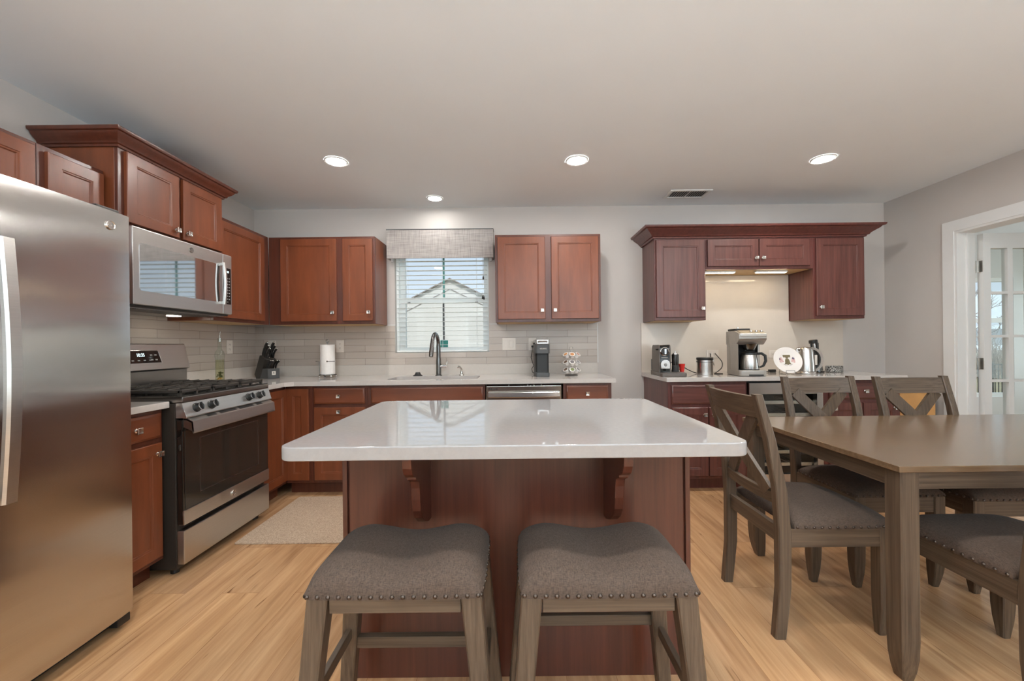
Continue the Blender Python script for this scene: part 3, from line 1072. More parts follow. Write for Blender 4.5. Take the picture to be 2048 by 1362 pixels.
# base row, left wall
cabinet("base_cabinet", "narrow cherry base cabinet between the refrigerator and the range", (BL, 1.80, 0), H, .332, .615, .10, .879,
        [("drawer", .02, .31, .735, .858, (.165, .795)), ("door", .02, .31, .125, .708, (.282, .655))], base=True, group=G2)
cabinet("base_cabinet", "cherry corner base cabinet between the range and the corner", (BL, 2.906, 0), H, .382, .615, .10, .879,
        [("door", .03, .372, .125, .855, None)], base=True, group=G2)
# base row, back wall
cabinet("base_cabinet", "cherry corner base cabinet with one tall narrow door, left of the drawer unit", (BL + .003, BF, 0), 0, .212, .60, .10, .879,
        [("door", .008, .188, .125, .855, None)], base=True, group=G2)
cabinet("base_cabinet", "cherry base cabinet with drawer over a pull-out door, left of the sink unit", (-1.614, BF, 0), 0, .442, .60, .10, .879,
        [("drawer", .018, .424, .733, .858, (.221, .795)), ("door", .018, .424, .125, .705, (.221, .672))], base=True, group=G2)
cabinet("base_cabinet", "cherry sink base cabinet with a wide false drawer front under the sink", (-1.171, BF, 0), 0, .944, .60, .10, .72,
        [("front", .032, .925, .733, .858, None), ("door", .032, .465, .125, .705, (.43, .65)), ("door", .49, .925, .125, .705, (.525, .65))], base=True, group=G2)
MB().box(-1.171, -.227, BF, BF + .0195, .72, .879).build("x", "cherry_dark")
bpy.data.objects["x"].name = "sink_rail"
o = bpy.data.objects["sink_rail"]
sink_base = [q for q in bpy.data.objects if q.get("label", "").startswith("cherry sink base")][0]
o.parent = sink_base
o.location = (1.171, -BF, 0)
cabinet("base_cabinet", "cherry end base cabinet with one drawer, right of the dishwasher", (.398, BF, 0), 0, .388, .60, .10, .879,
        [("drawer", .025, .358, .733, .858, (.19, .795)), ("door", .025, .358, .125, .705, (.06, .65))], base=True, group=G2)

# buffet along the back wall
BX0, BX1 = 1.238, 3.062
cabinet("wall_cabinet", "maroon wall cabinet at the left end of the buffet", (BX0, UF, 0), 0, .444, .325, UZ0, UZ1,
        [("door", .012, .432, 1.412, 2.085, (.405, 1.487))], tone="maroon", group=G3)
cabinet("wall_cabinet", "short maroon bridge cabinet with two small doors and light bars beneath", (BX0 + .4445, UF, 0), 0, .937, .325, 1.825, UZ1,
        [("door", .015, .455, 1.85, 2.085, (.43, 1.918)), ("door", .462, .90, 1.85, 2.085, (.49, 1.918))], tone="maroon", group=G3)
cabinet("wall_cabinet", "maroon wall cabinet at the right end of the buffet", (BX0 + 1.382, UF, 0), 0, .444, .325, UZ0, UZ1,
        [("door", .018, .432, 1.412, 2.085, (.05, 1.487))], tone="maroon", group=G3)
CR2 = [(0, 0), (.012, 0), (.016, .012), (.028, .016), (.034, .028), (.055, .044), (.078, .060), (.086, .072), (.102, .076), (.108, .086), (.108, .094), (0, .094)]
cm = MB()
sweep(cm, [(BX0, YB - .002), (BX0, UF), (BX0 + 1.826, UF), (BX0 + 1.826, YB - .002)], [(o_ + .0005, 2.098 + z) for o_, z in CR2])
cm.plate([(BX0, UF), (BX0 + 1.826, UF), (BX0 + 1.826, YB - .002), (BX0, YB - .002)], [], 2.1485, 2.16)
tag(cm.build("crown_moulding", "maroon_dark"), "dark maroon crown moulding running over the buffet wall cabinets", "moulding")
for k, lx in enumerate((1.84, 2.30)):
    lb = thing("light_bar", ["warm light bar under the bridge cabinet, left one of two", "warm light bar under the bridge cabinet, right one of two"][k], "light", (lx, UF + .06, 1.824), 0, "light bars under the bridge cabinet")
    MB().box(-.14, .14, 0, .035, -.016, -.001, .002).build("housing", "white", lb)
    MB().box(-.13, .13, .004, .031, -.019, -.016).build("lens", "led", lb)
cabinet("base_cabinet", "maroon buffet base cabinet left of the wine cooler", (BX0, BF, 0), 0, .632, .60, .10, .879,
        [("drawer", .026, .612, .700, .852, (.32, .775)), ("door", .026, .315, .125, .672, (.285, .615)), ("door", .322, .612, .125, .672, (.352, .615))], tone="maroon", base=True, group=G3)
cabinet("base_cabinet", "maroon buffet base cabinet right of the wine cooler", (2.475, BF, 0), 0, .625, .60, .10, .879,
        [("drawer", .05, .60, .725, .852, (.33, .79)), ("door", .05, .31, .125, .697, (.08, .655)), ("door", .318, .60, .125, .697, (.565, .655))], tone="maroon", base=True, group=G3)

# wine cooler
wc = thing("wine_cooler", "built-in wine cooler with glass door and metal racks under the buffet", "appliance", (1.876, BF, 0))
t = MB()
t.plate([(0, .02), (.592, .02), (.592, .87), (0, .87)], [[(.02, .12), (.572, .12), (.572, .85), (.02, .85)]], .03, .58, "y")
t.build("casing", "black_soft", wc)
MB().box(.02, .572, .56, .575, .12, .85).build("back_panel", "black", wc)
MB().box(.0, .592, .02, .06, .02, .095, .003).build("toe_grille", "ss_plain", wc)
dr = MB()
dr.plate([(.003, .10), (.589, .10), (.589, .862), (.003, .862)], [[(.05, .135), (.542, .135), (.542, .775), (.05, .775)]], -.025, .02, "y")
drn = dr.build("door", "ss_plain", wc)
MB().box(.045, .547, -.006, -.001, .13, .78).build("pane", "glass", drn)
hd = MB()
hd.box(.03, .05, -.06, -.045, .25, .70, .004)
hd.box(.032, .048, -.046, -.024, .28, .30)
hd.box(.032, .048, -.046, -.024, .65, .67)
hd.build("handle", "ss_plain", drn)
for k in range(6):
    z = .185 + k * .10
    r = MB()
    r.box(.03, .562, .03, .045, z, z + .028, .002)
    for q in range(9):
        r.box(.05 + q * .061, .056 + q * .061, .045, .54, z + .008, z + .013)
    r.build("rack", "ss_plain", wc)
wbl = ["left bottle on the second rack from the top inside the wine cooler", "middle bottle on the third rack from the top inside the wine cooler",
       "right bottle on the top rack inside the wine cooler", "left bottle on the lowest rack inside the wine cooler"]
for k, (bx, bz) in enumerate(((.14, .619), (.30, .519), (.44, .719), (.18, .219))):
    b = MB()
    b.lathe([(.001, 0), (.036, .002), (.037, .01), (.037, .19), (.028, .22), (.014, .245), (.013, .30), (.015, .30), (.015, .31), (.001, .31)], 16,
            mat=Matrix.Translation((1.876 + bx, BF + .46, bz + .028)) @ Matrix.Rotation(PI / 2, 4, "X"))
    tag(b.build("wine_bottle", "black_gloss"), "dark wine " + wbl[k], "bottle", "bottles in the wine cooler")

# ------------------------------------------------------------------ worktops, sink
CZ0, CZ1 = .880, .914
CE = XL + .665      # front edge of the left-wall worktop
CB = YB - .65       # front edge of the back worktop
SX = (-1.045, -.295, 3.345, 3.715)
ct = thing("worktop", "white quartz L-shaped worktop with sink cutout along the corner", "worktop")
mb = MB()
out = [(XL, 2.903), (CE, 2.903), (CE, CB - .05), (CE + .05, CB), (.815, CB), (.815, YB - .001), (XL, YB - .001)]
mb.plate(out, [round_rect(SX[0], SX[1], SX[2], SX[3], .06)], CZ0, CZ1)
mb.build("slab", "quartz", ct)
mb = MB()
mb.plate([(XL + .0085, 2.903), (XL + .018, 2.903), (XL + .018, YB - .020), (.80, YB - .020), (.80, YB - .0085), (XL + .0085, YB - .0085)], [], CZ1 + .0003, 1.0138)
tag(mb.build("worktop_upstand", "quartz_matt"), "low white quartz upstand along the wall behind the corner worktop", "upstand")
ct = thing("worktop", "short white quartz worktop between the refrigerator and the range", "worktop")
mb = MB()
mb.box(XL, CE, 1.80, 2.134, CZ0, CZ1, .004)
mb.build("slab", "quartz", ct)
tag(MB().box(XL + .0085, XL + .018, 1.80, 2.134, CZ1 + .0003, 1.014, .003).build("worktop_upstand", "quartz_matt"), "short white quartz upstand behind the worktop beside the refrigerator", "upstand")
ct = thing("worktop", "cream quartz buffet worktop with full-height slab backsplash", "worktop")
mb = MB()
slab_loops(mb, [(BX0 - .022, CB), (3.125, CB), (3.125, YB - .001), (BX0 - .022, YB - .001)], CZ0, CZ1, .004)
mb.build("slab", "quartz", ct)
mb = MB()
mb.plate([(BX0 - .022, CZ1 + .0003), (3.125, CZ1 + .0003), (3.125, UZ0 - .004), (BX0 + 1.376, UZ0 - .004), (BX0 + 1.376, 1.82), (BX0 + .45, 1.82), (BX0 + .45, UZ0 - .004), (BX0 - .022, UZ0 - .004)], [], YB - .018, YB - .001, "y")
tag(mb.build("backsplash_slab", "quartz_slab"), "glossy cream quartz slab covering the wall behind the buffet", "backsplash")

sk = thing("sink", "undermount steel sink set into the worktop below the window", "sink", (0, 0, 0))
mb = MB()
R = []
for ins, z in ((-.012, CZ0 - .001), (.004, CZ0 - .001), (.008, CZ0 - .02), (.02, .70), (.05, .685)):
    R.append([(p[0], p[1], z) for p in round_rect(SX[0] + ins, SX[1] - ins, SX[2] + ins, SX[3] - ins, .06)])
mb.rings(R, False, True)
bw = mb.build("basin", "ss_plain", sk)
mb = MB()
mb.lathe([(.045, 0), (.045, .004), (.03, .004), (.028, .001)], 20, (-.67, 3.55, .686))
mb.build("drain", "chrome", sk)

# faucet
fc = thing("faucet", "tall gunmetal gooseneck faucet behind the sink", "faucet", (-.688, 3.782, CZ1))
mb = MB()
mb.lathe([(.0, 0), (.030, 0), (.030, .006), (.024, .010), (.0235, .13), (.021, .16)], 24)
mb.build("base", "gunmetal", fc)
mb = MB()
pts = [(0, 0, .15), (0, 0, .27)] + [(-.012 * math.sin(math.radians(a)) * 0 - (1 - math.cos(math.radians(a))) * .012, -(1 - math.cos(math.radians(a))) * .085, .27 + math.sin(math.radians(a)) * .112) for a in range(15, 166, 15)]
mb.tube(pts, [.020] * 2 + [.0165] * (len(pts) - 2), 14)
mb.build("neck", "gunmetal", fc)
p = Vector(pts[-1])
d = (Vector(pts[-1]) - Vector(pts[-2])).normalized()
mb = MB()
mb.tube([p, p + d * .02, p + d * .09, p + d * .125], [.0175, .0185, .0205, .019], 16)
mb.build("spray_head", "gunmetal", fc)
mb = MB()
mb.cyl((.012, 0, .085), (.075, -.006, .085), .0165, .015, 16)
mb.tube([(.066, -.004, .088), (.074, -.006, .102), (.082, -.012, .135)], [.010, .007, .005], 10)
mb.build("lever", "chrome", fc)
sd = thing("soap_dispenser", "small nickel soap dispenser pump right of the faucet", "dispenser", (-.478, 3.785, CZ1))
mb = MB()
mb.lathe([(0, 0), (.024, 0), (.022, .008), (.014, .014), (.013, .035), (.008, .04), (.008, .058)], 18)
mb.build("base", "nickel", sd)
mb = MB()
mb.tube([(.002, 0, .052), (-.012, -.012, .075), (-.022, -.03, .082), (-.026, -.05, .074)], [.008, .009, .008, .005], 10)
mb.build("pump_head", "nickel", sd)
st = MB()
st.lathe([(0, 0), (.042, 0), (.042, .006), (.03, .012), (.022, .026), (.022, .032), (0, .033)], 22, (-.878, 3.772, CZ1))
tag(st.build("sink_stopper", "black_soft"), "dark round sink stopper left of the faucet", "stopper")

# ------------------------------------------------------------------ refrigerator
fr = thing("refrigerator", "large stainless side-by-side refrigerator at the left edge", "refrigerator", (-1.66, .868, 0), H)
MB().box(.004, .912, .075, .775, .03, 1.752, .004).build("cabinet_box", "graphite", fr)


def fridge_door(x0, x1):
    mb = MB()
    n = 10
    prof = []
    for i in range(n + 1):
        u = i / n
        prof.append((x0 + (x1 - x0) * u, -.006 * (1 - (2 * u - 1) ** 2)))
    prof = [(x0, .07), (x0, .012)] + [(x0 + .003, .003)] + prof[1:-1] + [(x1 - .003, .003), (x1, .012), (x1, .07)]
    mb.prism(prof, .062, 1.762, "z", 0.0)
    es = [e for e in mb.bm.edges if abs(e.verts[0].co.z - e.verts[1].co.z) < 1e-6 and abs(e.verts[0].co.z) > .01 and len(e.link_faces) == 2 and any(abs(f.normal.z) > .9 or f.normal.length == 0 for f in e.link_faces)]
    return mb


for x0, x1, hx, lab in ((0, .398, .36, "freezer door"), (.404, .916, .442, "fridge door")):
    d = fridge_door(x0, x1).build("door", "ss_fridge", fr)
    hb = MB()
    n = 14
    pts = []
    for i in range(n + 1):
        u = i / n
        pts.append((hx, -.046 - .022 * math.sin(PI * u), .70 + .85 * u))
    R = []
    for (a, y, z) in pts:
        R.append([(a - .021, y + .012, z), (a - .021, y, z), (a - .015, y - .007, z), (a + .015, y - .007, z), (a + .021, y, z), (a + .021, y + .012, z)])
    hb.rings(R)
    for z in (.715, 1.535):
        hb.box(hx - .012, hx + .012, -.045, .002, z - .014, z + .014, .003)
    hb.build("handle", "ss", d)
    if x0 > .2:
        bd = MB()
        M4 = Matrix.Translation((.822, -.003, 1.700)) @ Matrix.Rotation(PI / 2, 4, "X")
        bd.lathe([(0, 0), (.019, 0), (.019, .005), (.017, .007), (.0155, .005), (0, .005)], 28, mat=M4)
        b = bd.build("badge", "nickel", d)
        text("GE", .019, "badge_letters", "chrome", b, face_front(.822, -.0085, 1.700))
hc = MB()
hc.box(.80, .90, .03, .16, 1.763, 1.785, .006)
hc.build("hinge_cover", "graphite", fr)
MB().box(.01, .906, .06, .10, .012, .058).build("base_grille", "black", fr)
for fx in (.06, .86):
    for fy in (.12, .70):
        MB().cyl((fx, fy, 0), (fx, fy, .035), .022, seg=12).build("foot", "black", fr)
ft = MB()
ft.box(.845, .905, .005, .075, .02, .058, .006)
ft.build("foot_cover", "black", fr)

# ------------------------------------------------------------------ range
rg = thing("range", "freestanding stainless gas range with smoked oven door", "range", (-1.730, 2.140, 0), H)
RWd = .756
MB().box(0, RWd, .038, .715, .03, .90, .004).build("body", "graphite", rg)
for fx in (.04, RWd - .04):
    for fy in (.08, .66):
        MB().cyl((fx, fy, 0), (fx, fy, .035), .02, seg=12).build("foot", "black", rg)
MB().box(.004, RWd - .004, 0, .04, .056, .234, .007).build("drawer_front", "ss", rg)
od = MB().box(.004, RWd - .004, .004, .037, .262, .815, .006).build("oven_door", "black_gloss", rg)
MB().box(.005, RWd - .005, -.001, .03, .262, .338, .003).build("door_band", "ss", od, label="stainless lower band of the oven door")
MB().box(.018, RWd - .018, .0015, .012, .342, .80, .002).build("door_glass", "oven_glass", od)
wn_ = MB()
wn_.plate([(.12, .40), (.636, .40), (.636, .70), (.12, .70)], [[(.123, .403), (.633, .403), (.633, .697), (.123, .697)]], .0008, .002, "y")
wn_.build("window_outline", "ss_dark", od)
hp = [(.006, .822), (-.016, .822), (-.046, .806), (-.052, .748), (-.047, .742), (-.043, .748), (-.038, .798), (-.014, .812), (.006, .812)]
hm = MB().prism(hp, .012, RWd - .012, "x").build("handle", "ss", od)
for ex in (.012, RWd - .022):
    MB().prism([(.004, .822), (-.02, .818), (-.046, .80), (-.050, .75), (.004, .775)], ex, ex + .01, "x").build("handle_end", "ss_dark", hm)
for k, (a, b) in enumerate(((.135, .205), (.235, .375), (.40, .54), (.57, .63))):
    mv = MB()
    mv.prism([(-.020, .8206), (-.036, .8122), (-.0357, .8112), (-.0197, .8196)], a, b, "x")
    mv.build("vent_slot", "black", hm)
cp = MB()
cp.prism([(.035, .824), (-.020, .824), (-.022, .830), (.002, .903), (.035, .903)], 0, RWd, "x", .002)
cpo = cp.build("control_panel", "ss", rg)
nrm = Vector((-.064, .022)).normalized()      # outward in (y,z)
for kx in (.082, .192, .520, .632):
    kb = MB()
    c = Vector((kx, -.009, .868))
    dr_ = Vector((0, nrm.x, nrm.y))
    rot = dr_.to_track_quat("Z", "Y").to_matrix().to_4x4()
    kb.lathe([(0, 0), (.025, 0), (.025, .006), (.021, .009), (.0195, .030), (.0175, .033), (0, .033)], 24, mat=Matrix.Translation(c) @ rot)
    kb.box(-.004, .004, -.020, .020, .030, .040, .002, mat=Matrix.Translation(c) @ rot)
    k = kb.build("knob", "black", cpo)
    rg_ = MB()
    rg_.lathe([(.0195, .0312), (.0195, .0338), (.0165, .0338), (.0165, .0312)], 24, mat=Matrix.Translation(c) @ rot, cap=False)
    rg_.build("knob_ring", "ss_plain", k)
ck = MB()
ck.box(0, RWd, -.002, .64, .903, .936, .007, 2)
ckt = ck.build("cooktop", "ss_dark", rg)
MB().box(.03, RWd - .03, .045, .61, .9355, .938).build("burner_tray", "black_gloss", ckt)
bc = [(.16, .17, .045), (.16, .47, .036), (.378, .32, .05), (.596, .17, .04), (.596, .47, .045)]
for bx, by, br in bc:
    b = MB()
    b.lathe([(0, 0), (br, 0), (br, .008), (br * .85, .011), (br * .85, .017), (br * .7, .020), (0, .020)], 24, (bx, by, .938))
    b.build("burner", "iron", rg)
for g in range(3):
    x0 = .022 + g * .239
    x1 = x0 + .234
    gm = MB()
    zb, zt = .951, .968
    for (a, b, c, d) in ((x0, x1, .028, .044), (x0, x1, .592, .608), (x0, x0 + .014, .028, .608), (x1 - .014, x1, .028, .608),
                         (x0, x1, .312, .326)):
        gm.box(a, b, c, d, zb, zt, .003, 1)
    xc = (x0 + x1) / 2
    gm.box(xc - .006, xc + .006, .028, .608, zb + .004, zt + .003, .002, 1)
    for yy in (.10, .17, .24, .40, .47, .54):
        gm.box(x0 + .006, x0 + .085, yy - .005, yy + .005, zb + .004, zt + .004, .002, 1)
        gm.box(x1 - .085, x1 - .006, yy - .005, yy + .005, zb + .004, zt + .004, .002, 1)
    for xx in (x0 + .008, xc, x1 - .008):
        for yy in (.036, .32, .60):
            gm.box(xx - .007, xx + .007, yy - .007, yy + .007, .937, zb + .002)
    gm.build("grate", "iron", rg)
bgp = [(.715, .93), (.585, .93), (.580, 1.045), (.552, 1.058), (.590, 1.216), (.600, 1.222), (.715, 1.222)]
bg = MB().prism(bgp, 0, RWd, "x").build("backguard", "ss", rg)
MB().box(.004, RWd - .004, .572, .588, .94, 1.046).build("riser_panel", "ss_dark", bg)
tilt = math.atan2(.038, .158)
PT = Matrix.Translation((.378, .5706, 1.139)) @ Matrix.Rotation(-tilt, 4, "X")
dp = MB()
dp.prism([(-.152, -.040), (.152, -.040), (.142, .030), (.134, .038), (-.134, .038), (-.142, .030)], -.0035, .002, "y", mat=PT)
dpo = dp.build("display_panel", "black_gloss", bg)
db = MB()
for a, b in (((.154, -.042), (.144, .031)), ((.144, .031), (.135, .040)), ((.135, .040), (-.135, .040))):
    db.tube([(a[0], -.003, a[1]), (b[0], -.003, b[1])], .0022, 6, mat=PT)
db.build("panel_bezel", "chrome", dpo)
TX = PT @ Matrix.Translation((0, -.0042, 0)) @ Matrix.Rotation(PI / 2, 4, "X")
text("10:35", .030, "clock_digits", "digits", dpo, TX @ Matrix.Translation((.012, .010, 0)), sx=.85)
kk = MB()
for q in range(4):
    kk.box(-.055 + q * .040, -.040 + q * .040, -.0042, -.003, -.026, -.020, mat=PT)
for q in range(2):
    kk.box(.078 + q * .032, .094 + q * .032, -.0042, -.003, .006, .014, mat=PT)
    kk.box(.078 + q * .032, .094 + q * .032, -.0042, -.003, -.025, -.017, mat=PT)
    kk.box(-.136 + q * .032, -.120 + q * .032, -.0042, -.003, .004, .010, mat=PT)
    kk.box(-.136 + q * .032, -.120 + q * .032, -.0042, -.003, -.025, -.019, mat=PT)
kk.build("touch_keys", "print", dpo)
bd = MB()
bd.lathe([(0, 0), (.017, 0), (.017, .004), (.0155, .006), (.014, .0045), (0, .0045)], 26, mat=Matrix.Translation((.378, -.001, .300)) @ Matrix.Rotation(PI / 2, 4, "X"))
b = bd.build("badge", "nickel", od)
text("GE", .016, "badge_letters", "ss_dark", b, face_front(.378, -.0062, .300))

# ------------------------------------------------------------------ microwave
mw = thing("microwave", "stainless over-the-range microwave with dark keypad", "microwave", (-1.980, 2.140, 0), H)
MB().box(.002, .756, .03, .47, 1.412, 1.836, .003).build("case", "graphite", mw)
md = MB().box(0, .664, 0, .032, 1.424, 1.836, .006).build("door", "ss", mw)
gw = MB()
gw.prism(round_rect(.038, .632, 1.50, 1.755, .012), -.0022, .004, "y")
gw.build("door_window", "mirror_glass", md)
hb = MB()
R = []
for i in range(11):
    u = i / 10
    z = 1.485 + .285 * u
    y = -.026 - .010 * math.sin(PI * u)
    R.append([(.637, y + .009, z), (.637, y, z), (.641, y - .004, z), (.653, y - .004, z), (.657, y, z), (.657, y + .009, z)])
hb.rings(R)
for z in (1.497, 1.758):
    hb.box(.640, .654, -.026, .002, z - .01, z + .01, .002)
hb.build("handle", "ss", md)
cpn = MB().box(.667, .756, 0, .032, 1.424, 1.836, .006).build("control_panel", "ss", mw)
kp = MB()
kp.prism(round_rect(.672, .742, 1.492, 1.742, .006), -.002, .004, "y")
kpo = kp.build("keypad", "black_gloss", cpn)
text("10:35", .020, "clock_digits", "digits", kpo, face_front(.705, -.0028, 1.716), sx=.75)
kk = MB()
for r in range(9):
    for c in range(3):
        if r == 0 and c == 2:
            continue
        kk.box(.684 + c * .018, .693 + c * .018, -.0028, -.0015, 1.505 + r * .0205, 1.5105 + r * .0205)
kk.build("key_print", "print", kpo)
bd = MB()
bd.lathe([(0, 0), (.016, 0), (.016, .004), (.0145, .0055), (.013, .0045), (0, .0045)], 26, mat=Matrix.Translation((.392, .001, 1.795)) @ Matrix.Rotation(PI / 2, 4, "X"))
b = bd.build("badge", "ss_dark", md)
text("GE", .015, "badge_letters", "chrome", b, face_front(.392, -.0048, 1.795))
ug = MB()
for q in range(14):
    ug.box(.08, .67, .06 + q * .012, .065 + q * .012, 1.406, 1.413)
ug.box(.02, .73, .04, .45, 1.409, 1.4125)
ug.build("bottom_grille", "ss_dark", mw)
for lx in (.16, .60):
    MB().box(lx - .03, lx + .03, .26, .31, 1.404, 1.409).build("hood_lamp", "hood", mw)

# ------------------------------------------------------------------ dishwasher
dw_ = thing("dishwasher", "stainless dishwasher with bar handle under the worktop", "dishwasher", (-.222, BF, 0))
MB().box(.004, .606, .02, .58, .02, .876).build("tub", "black", dw_)
MB().box(.0, .61, .07, .09, 0, .10).build("toe_kick", "black", dw_)
dd = MB().box(.006, .604, -.025, .02, .105, .862, .005).build("door", "ss_x", dw_)
MB().box(.008, .602, -.018, .018, .862, .872).build("control_strip", "black_gloss", dd)
hb = MB()
R = []
for i in range(13):
    u = i / 12
    x = .022 + .566 * u
    y = -.052 - .016 * math.sin(PI * u)
    z = .795
    R.append([(x, y + .012, z - .020), (x, y, z - .022), (x, y - .006, z - .016), (x, y - .006, z + .016), (x, y, z + .022), (x, y + .012, z + .020)])
hb.rings(R)
for x in (.034, .576):
    hb.box(x - .01, x + .01, -.054, -.02, .78, .81, .002)
hb.build("handle", "ss_plain", dd)
vt = MB()
for r in range(2):
    for c in range(5):
        vt.box(.024 + c * .015, .034 + c * .015, -.0262, -.024, .835 + r * .008, .8395 + r * .008)
vt.build("vent_slots", "black", dd)
lm = MB()
for x in (.18, .33, .38, .44):
    lm.box(x, x + .01, -.0186, -.017, .8655, .869)
lm.build("strip_print", "print", dd)


# ------------------------------------------------------------------ valance and blind
va = thing("valance", "grey linen box valance above the kitchen window", "valance", (-.665, YB, 0))
mb = MB()
mb.plate([(-.492, -.115), (.492, -.115), (.492, 0), (.478, 0), (.478, -.100), (-.478, -.100), (-.478, 0), (-.492, 0)], [], 2.000, 2.262)
mb.build("fabric_box", "linen", va)
mb = MB()
mb.plate([(-.495, -.118), (.495, -.118), (.495, 0), (-.495, 0)], [], 2.262, 2.268)
mb.build("top_board", "slate", va)
for sx in (-.468, .462):
    MB().box(sx - .012, sx + .012, -.03, -.001, 1.985, 2.02, .002).build("bracket", "white", va)

bl = thing("window_blind", "white slatted horizontal blind drawn down over the kitchen window", "blind", (-.672, YB + .018, 0))
hwid = .432
MB().box(-hwid, hwid, -.025, .025, 2.075, 2.125, .003).build("headrail", "vinyl", bl)
z = 2.04
first = None
while z > 1.165:
    if first is None:
        s = MB()
        R = []
        for k in range(7):
            u = k / 6
            yy = -.025 + .05 * u
            zz = .0012 * math.sin(PI * u) + (.5 - u) * .0008
            R.append((yy, zz))
        poly = R + [(y_, z_ - .0018) for y_, z_ in reversed(R)]
        s.prism(poly, -hwid, hwid, "x")
        first = s.build("slat", "vinyl", bl, loc=(0, 0, z))
    else:
        c = first.copy()
        COL.objects.link(c)
        c.parent = bl
        c.location = (0, 0, z)
    z -= .0443
MB().box(-hwid, hwid, -.024, .024, 1.130, 1.144, .004).build("bottom_rail", "vinyl", bl)
for lx in (-.33, .0, .33):
    for ly in (-.0265, .0265):
        MB().cyl((lx, ly, 1.17), (lx, ly, 2.08), .0011, seg=5).build("ladder_cord", "vinyl", bl)
for cx_, zz in ((.397, 1.845), (.389, 1.66), (.402, 1.655)):
    m_ = MB()
    m_.cyl((cx_, -.031, zz), (cx_, -.031, 2.08), .0011, seg=5)
    pc = m_.build("pull_cord", "black_soft" if zz > 1.8 else "vinyl", bl)
    m_ = MB()
    m_.lathe([(.001, 0), (.008, .002), (.007, .02), (.003, .034), (.001, .035)], 10, (cx_, -.031, zz - .034))
    m_.build("tassel", "black_soft", pc)


# ------------------------------------------------------------------ outlets and switches
def wall_plate(name, label, cat, M4, w=.072, h=.116, kind="outlet", horiz=False, group=None):
    """local x right, z up, front -y"""
    root = thing(name, label, cat, group=group)
    root.matrix_world = M4
    if horiz:
        w, h = h, w
    mb = MB()
    mb.box(-w / 2, w / 2, -.006, 0, -h / 2, h / 2, .002)
    mb.build("cover_plate", "outlet", root)
    if kind == "outlet":
        for s in (-.020, .020):
            cx, cz = (s, 0) if horiz else (0, s)
            mb = MB()
            mb.prism([(cx + p[0], cz + p[1]) for p in round_rect(-.0165, .0165, -.0140, .0140, .008)] if not horiz else [(cx + p[0], cz + p[1]) for p in round_rect(-.0140, .0140, -.0165, .0165, .008)], -.008, -.005, "y")
            rc = mb.build("receptacle", "outlet", root)
            mb = MB()
            for q in (-.006, .006):
                a, b = (q, .003) if not horiz else (.003, q)
                mb.box(cx + a - (.001 if not horiz else .004), cx + a + (.001 if not horiz else .004), -.0086, -.0075, cz + b - (.004 if not horiz else .001), cz + b + (.004 if not horiz else .001))
            mb.lathe([(0, 0), (.0022, 0), (.0022, .001), (0, .001)], 10, mat=Matrix.Translation((cx - (0 if not horiz else .006), -.0076, cz - (.006 if not horiz else 0))) @ Matrix.Rotation(PI / 2, 4, "X"))
            mb.build("slots", "black", rc)
    else:
        for s in (-.023, .023):
            mb = MB()
            mb.box(s - .0165, s + .0165, -.009, -.005, -.033, .033, .002)
            mb.build("rocker", "outlet", root)
    return root


def on_back(x, z, y=YB - .008):
    return Matrix.Translation((x, y, z))


def on_left(y, z):
    return Matrix.Translation((XL + .008, y, z)) @ Matrix.Rotation(H, 4, "Z")


wall_plate("outlet", "ivory outlet on the left wall tiles beside the oil bottle", "outlet", on_left(3.535, 1.197), group="ivory wall plates")
wall_plate("outlet", "ivory outlet behind the knife block in the corner", "outlet", on_back(-2.285, 1.197), group="ivory wall plates")
wall_plate("outlet", "ivory outlet right of the paper towel roll", "outlet", on_back(-1.640, 1.195), group="ivory wall plates")
wall_plate("light_switch", "ivory double rocker switch right of the kitchen window", "switch", on_back(-.037, 1.198), w=.128, kind="switch", group="ivory wall plates")
wall_plate("outlet", "ivory outlet with a black plug beside the tall coffee brewer", "outlet", on_back(.183, 1.195), group="ivory wall plates")
wall_plate("outlet", "level ivory outlet above the steel canister", "outlet", on_back(1.885, 1.085, YB - .018), horiz=True, group="ivory wall plates")
wall_plate("outlet", "level ivory outlet between the drip coffee maker and the plate", "outlet", on_back(2.475, 1.075, YB - .018), horiz=True, group="ivory wall plates")

# ------------------------------------------------------------------ things on the corner worktop
T = CZ1
# oil bottle
bo = thing("oil_bottle", "clear oil bottle with herbs and steel pourer behind the range", "bottle", (-2.290, 3.20, T))
bo.scale = (.78, .78, .90)
mb = MB()
mb.lathe([(0, 0), (.036, 0), (.039, .004), (.039, .215), (.043, .235), (.043, .250), (.036, .272), (.022, .290), (.0175, .30), (.0165, .372), (.018, .374), (.018, .382), (.014, .382)], 28, cap=False)
mb.build("glass_body", "bottle", bo)
mb = MB()
mb.lathe([(0, .006), (.0365, .006), (.0365, .205), (0, .205)], 24)
mb.build("oil", "oil", bo)
mb = MB()
for k in range(26):
    a, r, zz = random.uniform(0, 6.28), random.uniform(.004, .026), random.uniform(.05, .10)
    mb.ball((r * math.cos(a), r * math.sin(a), zz), .008, 1.3, .7, .6, 6)
mb.build("herbs", "herb", bo)
mb = MB()
for k in range(12):
    a, r, zz = random.uniform(0, 6.28), random.uniform(.004, .024), random.uniform(.018, .045)
    mb.ball((r * math.cos(a), r * math.sin(a), zz), .010, 1, 1, .8, 8)
mb.build("garlic", "garlic", bo)
mb = MB()
mb.lathe([(0, .360), (.014, .360), (.0145, .384), (.020, .386), (.020, .390), (.010, .392), (0, .392)], 18)
mb.tube([(0, 0, .39), (0, 0, .415), (.008, 0, .450)], [.007, .006, .0045], 10)
mb.build("pourer", "ss_plain", bo)

